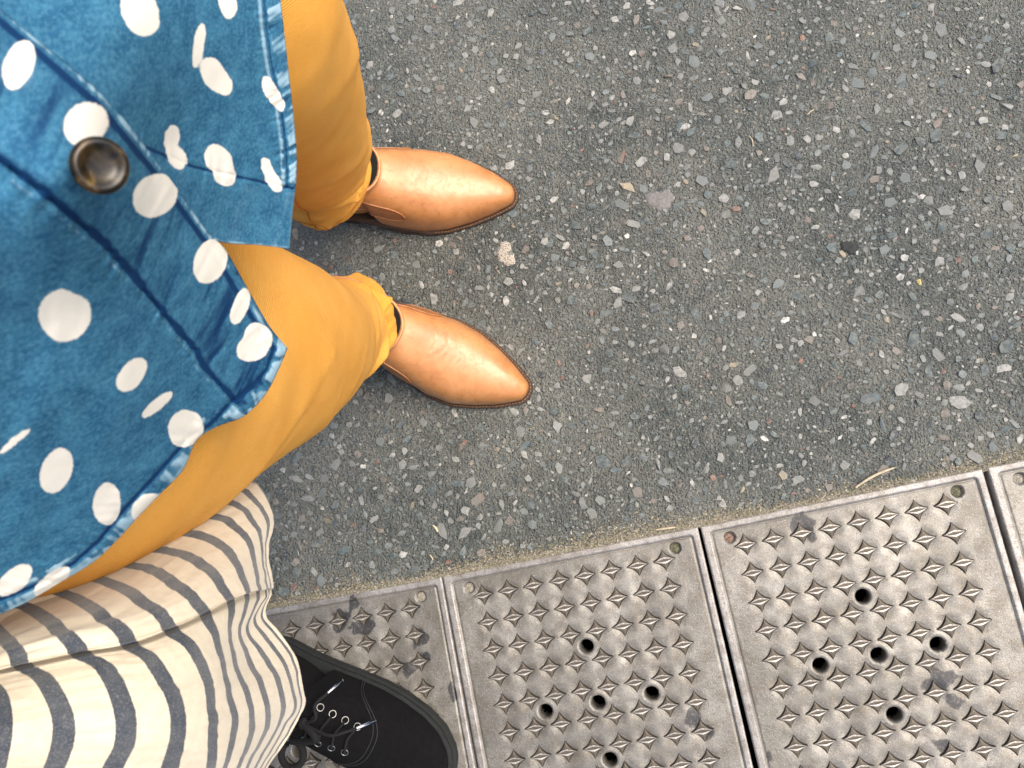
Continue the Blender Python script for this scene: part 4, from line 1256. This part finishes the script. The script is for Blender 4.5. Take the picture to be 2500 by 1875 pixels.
# button
def lathe(prof, n=48):
    P = np.array(prof); th = np.linspace(0, 2 * math.pi, n, endpoint=False)
    V = np.stack([P[:, None, 0] * np.cos(th), P[:, None, 0] * np.sin(th), P[:, None, 1] + 0 * th], -1)
    F = grid_faces(len(P), n, True).tolist() + [list(range((len(P) - 1) * n, len(P) * n))]
    return V.reshape(-1, 3), F
V, F = lathe([(0.0052, -0.0010), (0.0064, -0.0004), (0.0067, 0.0006), (0.0064, 0.0016), (0.0056, 0.0022), (0.0048, 0.0021), (0.0040, 0.0014), (0.0026, 0.0010), (0.0006, 0.0009)])
btn = link('button', mesh_np('button', V, F), None, [M['button']])
bd = float(DR[np.hypot(QR[..., 0] - 242, QR[..., 1] - 405) < 75].min())
p0 = unproject(np.array([242., 405.]), np.array(bd - 0.0012))
pa = unproject(np.array([282., 365.]), np.array(float(sh_depth(np.array([[282., 365.]]))[0]))); pb = unproject(np.array([282., 445.]), np.array(float(sh_depth(np.array([[282., 445.]]))[0])))
nb = np.cross(pb - p0, pa - p0)
toc = np.array([0, 0, CAM_H]) - p0
toc /= np.linalg.norm(toc)
nb = nb / np.linalg.norm(nb)
if nb @ toc < 0: nb = -nb
nb = nb * 0.15 + toc * 0.85 + np.array([0.08, 0.05, 0.0])
btn.location = p0
btn.rotation_euler = Vector(nb).to_track_quat('Z', 'Y').to_euler()
btn.parent = shirt; btn.matrix_parent_inverse = (Matrix.Translation(person1.location) @ shirt.matrix_parent_inverse).inverted()
btn['label'] = 'glossy dark brown horn button'

# ------------------------------------------------------------------ the companion
person2 = empty('person', (-0.43, -0.30, 0.0))
tag(person2, 'person in cream and navy striped sweater and black lace-up shoes, standing on the drain covers', 'person')
S = {0: [(-20, 1528), (0, 1550), (36, 1586), (47, 1622)], 1: [(65, 1481), (108, 1506), (155, 1546), (184, 1575), (192, 1594)], 2: [(155, 1449), (203, 1470), (253, 1506), (300, 1543), (315, 1570)], 3: [(224, 1409), (289, 1430), (347, 1467), (398, 1506), (416, 1536)],
     4: [(300, 1376), (362, 1387), (427, 1427), (474, 1463), (503, 1497)], 5: [(354, 1340), (427, 1347), (488, 1376), (535, 1420), (566, 1465)], 6: [(430, 1300), (506, 1311), (553, 1344), (586, 1394), (608, 1449)], 7: [(503, 1260), (553, 1268), (597, 1307), (617, 1354), (633, 1440)],
     8: [(557, 1224), (600, 1246), (633, 1297), (639, 1344), (650, 1436)], 9: [(600, 1199), (637, 1239), (655, 1275), (648, 1345), (659, 1435)], 10: [(630, 1180), (655, 1225), (668, 1275), (656, 1345), (666, 1435)]}
S[-1] = [(-110, 1580), (-90, 1600), (-60, 1625), (-50, 1650)]
S[-2] = [(-210, 1630), (-190, 1645), (-160, 1665), (-150, 1690)]
T = {0: [(-45, 1655), (-20, 1675), (0, 1705), (6, 1760), (-2, 1830), (-30, 1950), (-70, 2050)], 1: [(61, 1632), (98, 1650), (134, 1702), (155, 1760), (152, 1818), (134, 1872), (90, 1980), (50, 2050)], 2: [(203, 1602), (250, 1624), (286, 1680), (307, 1756), (304, 1818), (278, 1872), (230, 1970), (190, 2050)],
     3: [(322, 1581), (365, 1608), (405, 1666), (430, 1727), (434, 1800), (416, 1872), (380, 1970), (340, 2050)], 4: [(423, 1545), (467, 1579), (499, 1637), (514, 1709), (521, 1800), (517, 1872), (490, 1970), (450, 2050)],
     5: [(505, 1508), (525, 1546), (537, 1600), (557, 1691), (572, 1763), (568, 1818), (553, 1872), (520, 1970), (480, 2050)], 6: [(566, 1478), (562, 1535), (572, 1619), (604, 1691), (615, 1745), (611, 1800), (586, 1872), (545, 1960), (500, 2050)],
     7: [(604, 1464), (588, 1528), (596, 1582), (637, 1666), (655, 1727), (648, 1781), (611, 1861), (562, 1960), (515, 2050)], 8: [(630, 1460), (608, 1521), (617, 1564), (669, 1637), (689, 1702), (687, 1756), (644, 1839), (582, 1950), (528, 2050)],
     9: [(648, 1455), (624, 1510), (645, 1550), (694, 1619), (714, 1691), (714, 1742), (660, 1835), (596, 1945), (540, 2050)], 10: [(656, 1452), (640, 1502), (664, 1538), (710, 1600), (729, 1670), (730, 1738), (672, 1835), (605, 1940), (548, 2050)], 11: [(664, 1450), (650, 1500), (680, 1540), (722, 1600), (740, 1670), (741, 1728), (682, 1828), (612, 1935), (555, 2050)]}
T[-1] = [(-150, 1695), (-130, 1720), (-125, 1780), (-150, 1900), (-200, 2050)]
SC = 1.2
sw_depth = tps(*(lambda P: ([p[:2] for p in P], np.array([p[2] * SC for p in P])))([
    # crest of the lower bulge
    (5, 1760, .272), (155, 1760, .279), (307, 1756, .286), (430, 1740, .301), (516, 1740, .318), (570, 1760, .337), (613, 1745, .354), (655, 1727, .371), (688, 1710, .389), (714, 1700, .406), (740, 1690, .425),
    (-130, 1780, .268), (-200, 2050, .29), (50, 2050, .30), (340, 2050, .33), (480, 2050, .37), (555, 2050, .44), (134, 1872, .280), (416, 1872, .305), (553, 1872, .34), (611, 1861, .365), (682, 1828, .425), (586, 1872, .352),
    # start of the lower bulge under the crease
    (61, 1640, .288), (203, 1612, .293), (322, 1592, .303), (423, 1555, .318), (505, 1515, .337), (566, 1490, .357), (604, 1475, .375), (650, 1470, .40), (-150, 1700, .284), (525, 1600, .333), (562, 1600, .350), (600, 1600, .37), (650, 1590, .392), (700, 1590, .412)]), smooth=2e-4)
sw_depth1 = tps(*(lambda P: ([p[:2] for p in P], np.array([p[2] * SC for p in P])))([
    (47, 1615, .276), (192, 1588, .281), (315, 1564, .289), (416, 1530, .303), (503, 1492, .321), (566, 1460, .341), (608, 1443, .359), (633, 1437, .376), (650, 1436, .392), (666, 1435, .412), (-50, 1640, .272), (-150, 1680, .27),
    (36, 1580, .274), (155, 1546, .281), (253, 1506, .293), (347, 1467, .308), (427, 1427, .326), (488, 1376, .350), (553, 1344, .372), (597, 1307, .395), (633, 1297, .412), (655, 1275, .43), (668, 1275, .448),
    (65, 1481, .322), (155, 1449, .330), (224, 1409, .342), (300, 1376, .355), (354, 1340, .368), (430, 1300, .385), (503, 1260, .405), (557, 1224, .425), (600, 1199, .445), (630, 1180, .465), (-20, 1528, .31), (-110, 1580, .30), (-210, 1630, .29)]), smooth=2e-4)
nS, nT = 26, 46
rows = []
for k in range(-2, 11):
    a = arclen_resample(S[k], nS)
    b = arclen_resample(T[k + 1], nT)
    da = sw_depth1(a); db = sw_depth(b)
    # the upper bulge rolls over the crease
    A = unproject(a, da); B = unproject(b, db)
    mid = unproject((a[-1] + b[0]) / 2 + np.array([-3, -8]), np.array(max(da[-1], db[0]) + 0.008))
    rows.append(np.concatenate([A, mid[None], B]))
rows = np.array(rows)
# hem turns under
hem = rows[-1].copy(); hem += np.array([-0.012, 0.0, -0.012])
hem2 = rows[-1].copy(); hem2 += np.array([-0.03, 0.0, -0.010])
front = np.concatenate([rows, hem[None], hem2[None]])
wale = np.concatenate([np.arange(-2, 11), [11.0], [11.8]]).astype(float)
# round the back: from the last front point (right side) to the first (left side)
nb_ = 48
full = []
for r_ in front:
    p, s_ = r_[-1], r_[0]
    z0, z1 = p[2], s_[2]
    zm = (z0 + z1) / 2
    C = np.array([p, p + [-0.010, -0.06, 0], [-0.245, -0.295, z0], [-0.305, -0.362, zm], [-0.40, -0.385, zm - .01], [-0.49, -0.32, zm - .02], [-0.52, -0.18, zm - .02], [-0.46, -0.06, zm], s_ + [-0.07, 0.012, 0.0], s_])
    full.append(np.concatenate([r_, arclen_resample(C, nb_ + 2)[1:-1]]))
full = np.array(full)
ncol = full.shape[1]
# chest, shoulders and neck above the picture
base = full[0]
ub = []
# angle order of the ring about the trunk
cx0, cy0 = -0.36, -0.18
an = np.unwrap(np.arctan2(base[:, 1] - cy0, base[:, 0] - cx0))
s_t = np.linspace(0, 1, ncol)
a0, a1 = math.radians(60), math.radians(60) - 2 * math.pi
knot = [0, (nS) / ncol, (nS + nT) / ncol, 1]
aa = np.interp(s_t, knot, [math.radians(62), math.radians(8), math.radians(-75), math.radians(62 - 360 * (1 - 1 / ncol))])
for (z, cx, cy, rx, ry, w) in [(1.36, -.36, -.19, .055, .06, -10), (1.33, -.36, -.19, .075, .13, -9.4), (1.24, -.355, -.19, .105, .185, -8), (1.10, -.34, -.185, .125, .175, -6), (.98, -.335, -.18, .125, .165, -4.2)]:
    ub.append(np.stack([cx + rx * np.cos(aa), cy + ry * np.sin(aa), np.full(ncol, z)], 1))
ctrl = np.concatenate([np.array(ub), full])
wl_ = np.concatenate([[-10, -9.4, -8, -6, -4.2], wale])
nk = len(ctrl)
tt = np.concatenate([np.linspace(0, 4, 40, endpoint=False), np.linspace(4, nk - 1, 230)])
ctrl_wide = np.concatenate([ctrl, ctrl[:, :1]], 1)
G = catmull(ctrl_wide, tt)
Wv = np.interp(tt, np.arange(nk), wl_)
cc = np.concatenate([np.linspace(0, nS + nT, 300), np.linspace(nS + nT, ncol, 60)[1:]])
G = catmull(G.transpose(1, 0, 2), cc).transpose(1, 0, 2)
Gn = grid_normals(G)
wr = grid_noise(G.shape[:2], (9, 24), 91, 3)
G += Gn * (0.0012 * wr * (sstep(0, 12, np.arange(G.shape[1])) * sstep(0, 12, np.arange(G.shape[1])[::-1]))[None, :])[..., None]
me = mesh_np('striped_sweater', G.reshape(-1, 3), grid_faces(G.shape[0], G.shape[1]))
fattr(me, 'wale', np.repeat(Wv[:, None], G.shape[1], 1))
fattr(me, 'loop', np.repeat((cc * 2.4)[None, :], G.shape[0], 0))
sweater = link('striped_sweater', me, None, [M['sweater']])
under(sweater, person2)

# shoes
SHOE_L = 0.292
SHOE_W = [(0, .006, .006), (.004, .018, .018), (.012, .028, .027), (.03, .041, .038), (.055, .0485, .045), (.085, .0515, .048), (.115, .051, .048), (.15, .046, .044), (.18, .041, .039), (.21, .037, .036), (.25, .035, .034), (.275, .027, .027), (.286, .016, .016), (.292, .004, .004)]
SHOE_H = [(0, .024), (.012, .036), (.03, .046), (.06, .053), (.09, .061), (.12, .073), (.15, .088), (.175, .098), (.2, .102)]
SHOE_SHAFT = [(0.020, 0.222, 0.066, 0.034, 0), (0.05, 0.220, 0.067, 0.037, 0), (0.075, 0.221, 0.062, 0.036, 0), (0.098, 0.225, 0.056, 0.036, -0.1)]
from mathutils.bvhtree import BVHTree
def make_shoe(parent, toe, ang, flip, label):
    wid = mirror(SHOE_W) if flip else SHOE_W
    me, R_ = shoe_body(SHOE_L, wid, SHOE_H, 0.014, SHOE_SHAFT, 0.0018)
    up = link('shoe', me, None, [M['suede']])
    up.location = (toe[0], toe[1], 0.0022); up.rotation_euler = (0, 0, ang)
    up['label'] = label
    lift = lambda P: np.interp(-P[:, 0], [0, SHOE_L], [0, 0.004])
    V, F = slab(outline(SHOE_L, wid, 0.0065), lambda P: lift(P), lambda P: lift(P) + 0.012)
    sl = link('welt', mesh_np('welt', V, F), up, [M['welt']], False)
    V, F = slab(outline(SHOE_L, wid, 0.0036), lambda P: lift(P) + 0.012, lambda P: lift(P) + 0.0185)
    link('foxing_band', mesh_np('foxing_band', V, F), up, [M['welt']], False)
    bm = bmesh.new(); bm.from_mesh(me); bv = BVHTree.FromBMesh(bm)
    def on(x, y, lift_=0.0):
        h = bv.ray_cast(Vector((x, y, 0.3)), Vector((0, 0, -1)))
        if not h[0]: return np.array([x, y, 0.02])
        return np.array(h[0]) + np.array(h[1]) * lift_
    # seams
    for path in ([(-.085 - .006 * math.cos(a), .036 * math.sin(a)) if False else (-.098 + .012 * math.cos(a * 1.0) - .05 * (abs(math.sin(a)) ** 3), .050 * math.sin(a)) for a in np.linspace(-1.5, 1.5, 40)],
                 [(-.103 + .012 * math.cos(a) - .05 * (abs(math.sin(a)) ** 3), .0505 * math.sin(a)) for a in np.linspace(-1.5, 1.5, 40)]):
        P = np.array([on(x, y, 0.0004) for x, y in path])
        V, F = tube(P, 0.0007, 6)
        link('seam', mesh_np('seam', V, F), up, [M['welt']])
    # tongue and lace rows
    ex = [-.112, -.127, -.142, -.157]
    for sgn in (1, -1):
        for i, x in enumerate(ex):
            y = sgn * (0.0165 + 0.0012 * i)
            c = on(x, y, 0.0008); c2 = on(x + .004, y, 0.0008); c3 = on(x, y + .004 * sgn, 0.0008)
            n_ = np.cross(c2 - c, c3 - c) * sgn; n_ /= np.linalg.norm(n_)
            e1 = (c2 - c) / np.linalg.norm(c2 - c); e2 = np.cross(n_, e1)
            th = np.linspace(0, 2 * math.pi, 20, endpoint=False)
            V, F = tube(c + 0.0040 * (np.cos(th)[:, None] * e1 + np.sin(th)[:, None] * e2), 0.00055, 6, closed=True)
            link('eyelet', mesh_np('eyelet', V, F), up, [M['gunmetal']])
    for i, x in enumerate(ex):
        P = np.array([on(x - .004 * (1 - abs(t)), t * 0.0165, 0.0022) for t in np.linspace(-1, 1, 12)])
        V, F = tube(P, 0.0017, 6)
        link('lace', mesh_np('lace', V, F), up, [M['lace']])
    k = on(-.165, 0, 0.004)
    def lace(P, name='lace', r_=0.0018, m='lace'):
        V, F = tube(P, r_, 8)
        return link(name, mesh_np(name, V, F), up, [M[m]])
    knot = k + np.array([0.0, 0, 0.002])
    bmk = bmesh.new(); bmesh.ops.create_uvsphere(bmk, u_segments=12, v_segments=8, radius=0.0055)
    mk = bpy.data.meshes.new('lace_knot'); bmk.to_mesh(mk); bmk.free()
    ok_ = link('lace_knot', mk, up, [M['lace']]); ok_.location = knot; ok_.scale = (1, 1.3, 0.8)
    # free ends with metal tips, and a loop hanging over the side
    inv = up.matrix_basis.inverted()
    def loc(px, z):
        return np.array(inv @ Vector(at_z(px[0], px[1], z)))
    if not flip:
        up_ = bpy.context.view_layer.update()
        inv = (Matrix.Translation(up.location) @ Matrix.Rotation(ang, 4, 'Z')).inverted()
        t1a, t1b = loc((800, 1692), 0.092), loc((837, 1660), 0.088)
        lace(arclen_resample(np.array([knot, loc((770, 1755), 0.108), loc((768, 1722), 0.106), t1a]), 24))
        lace(np.array([t1a, t1a * .5 + t1b * .5, t1b]), 'aglet', 0.0017, 'steel')
        t2a, t2b = loc((870, 1778), 0.088), loc((917, 1759), 0.084)
        lace(arclen_resample(np.array([knot, loc((800, 1795), 0.108), loc((840, 1788), 0.104), t2a]), 24))
        lace(np.array([t2a, t2a * .5 + t2b * .5, t2b]), 'aglet', 0.0019, 'steel')
        th = np.linspace(-0.4, 2 * math.pi - 0.9, 26)
        lp = [loc((714 + 27 * math.cos(t_ - 1.2), 1842 + 33 * math.sin(t_ - 1.2)), 0.075) for t_ in th]
        P = arclen_resample(np.array([knot, loc((770, 1805), 0.105)] + lp), 60)
        lace(P, 'lace', 0.0042)
    else:
        lace(arclen_resample(np.array([knot, knot + [-.01, .02, .01], knot + [.01, .04, -.02], knot + [.02, .045, -.03]]), 24))
    # collar roll
    top = R_[-1]
    V, F = tube(top, 0.0035, 8, closed=True)
    link('collar', mesh_np('collar', V, F), up, [M['suede']])
    bm.free()
    under(up, person2)
    return up
make_shoe(person2, (-0.290, -0.345), math.radians(-27), False, 'black suede lace-up shoe with metal eyelets and loose laces')
make_shoe(person2, (-0.30, -0.57), math.radians(-38), True, 'black suede lace-up shoe on the right foot')
LEG2_L = [(.085, -.492, -.238, .046, .044), (.12, -.492, -.236, .048, .046), (.2, -.486, -.230, .052, .050), (.35, -.460, -.210, .058, .058), (.5, -.43, -.185, .066, .068), (.65, -.42, -.175, .068, .070), (.78, -.41, -.175, .06, .06)]
LEG2_R = [(.085, -.475, -.445, .046, .044), (.12, -.475, -.443, .048, .046), (.2, -.472, -.43, .052, .050), (.35, -.45, -.38, .058, .058), (.5, -.43, -.33, .066, .068), (.65, -.415, -.275, .068, .070), (.78, -.41, -.25, .06, .06)]
pel2 = ring_loft([(.64, -.41, -.21, .07, .10), (.72, -.405, -.21, .075, .115), (.80, -.395, -.205, .075, .11), (.88, -.385, -.20, .07, .10)])
tr2 = leg_object('black_trousers', [make_leg(LEG2_L, 0, [(.13, .01, 0, .005, .012, .9)], 61, 80, 120), make_leg(LEG2_R, 0, [(.13, .01, 0, .005, .012, .9)], 62, 80, 120)], None, M['black_cloth'], pel2)
under(tr2, person2)
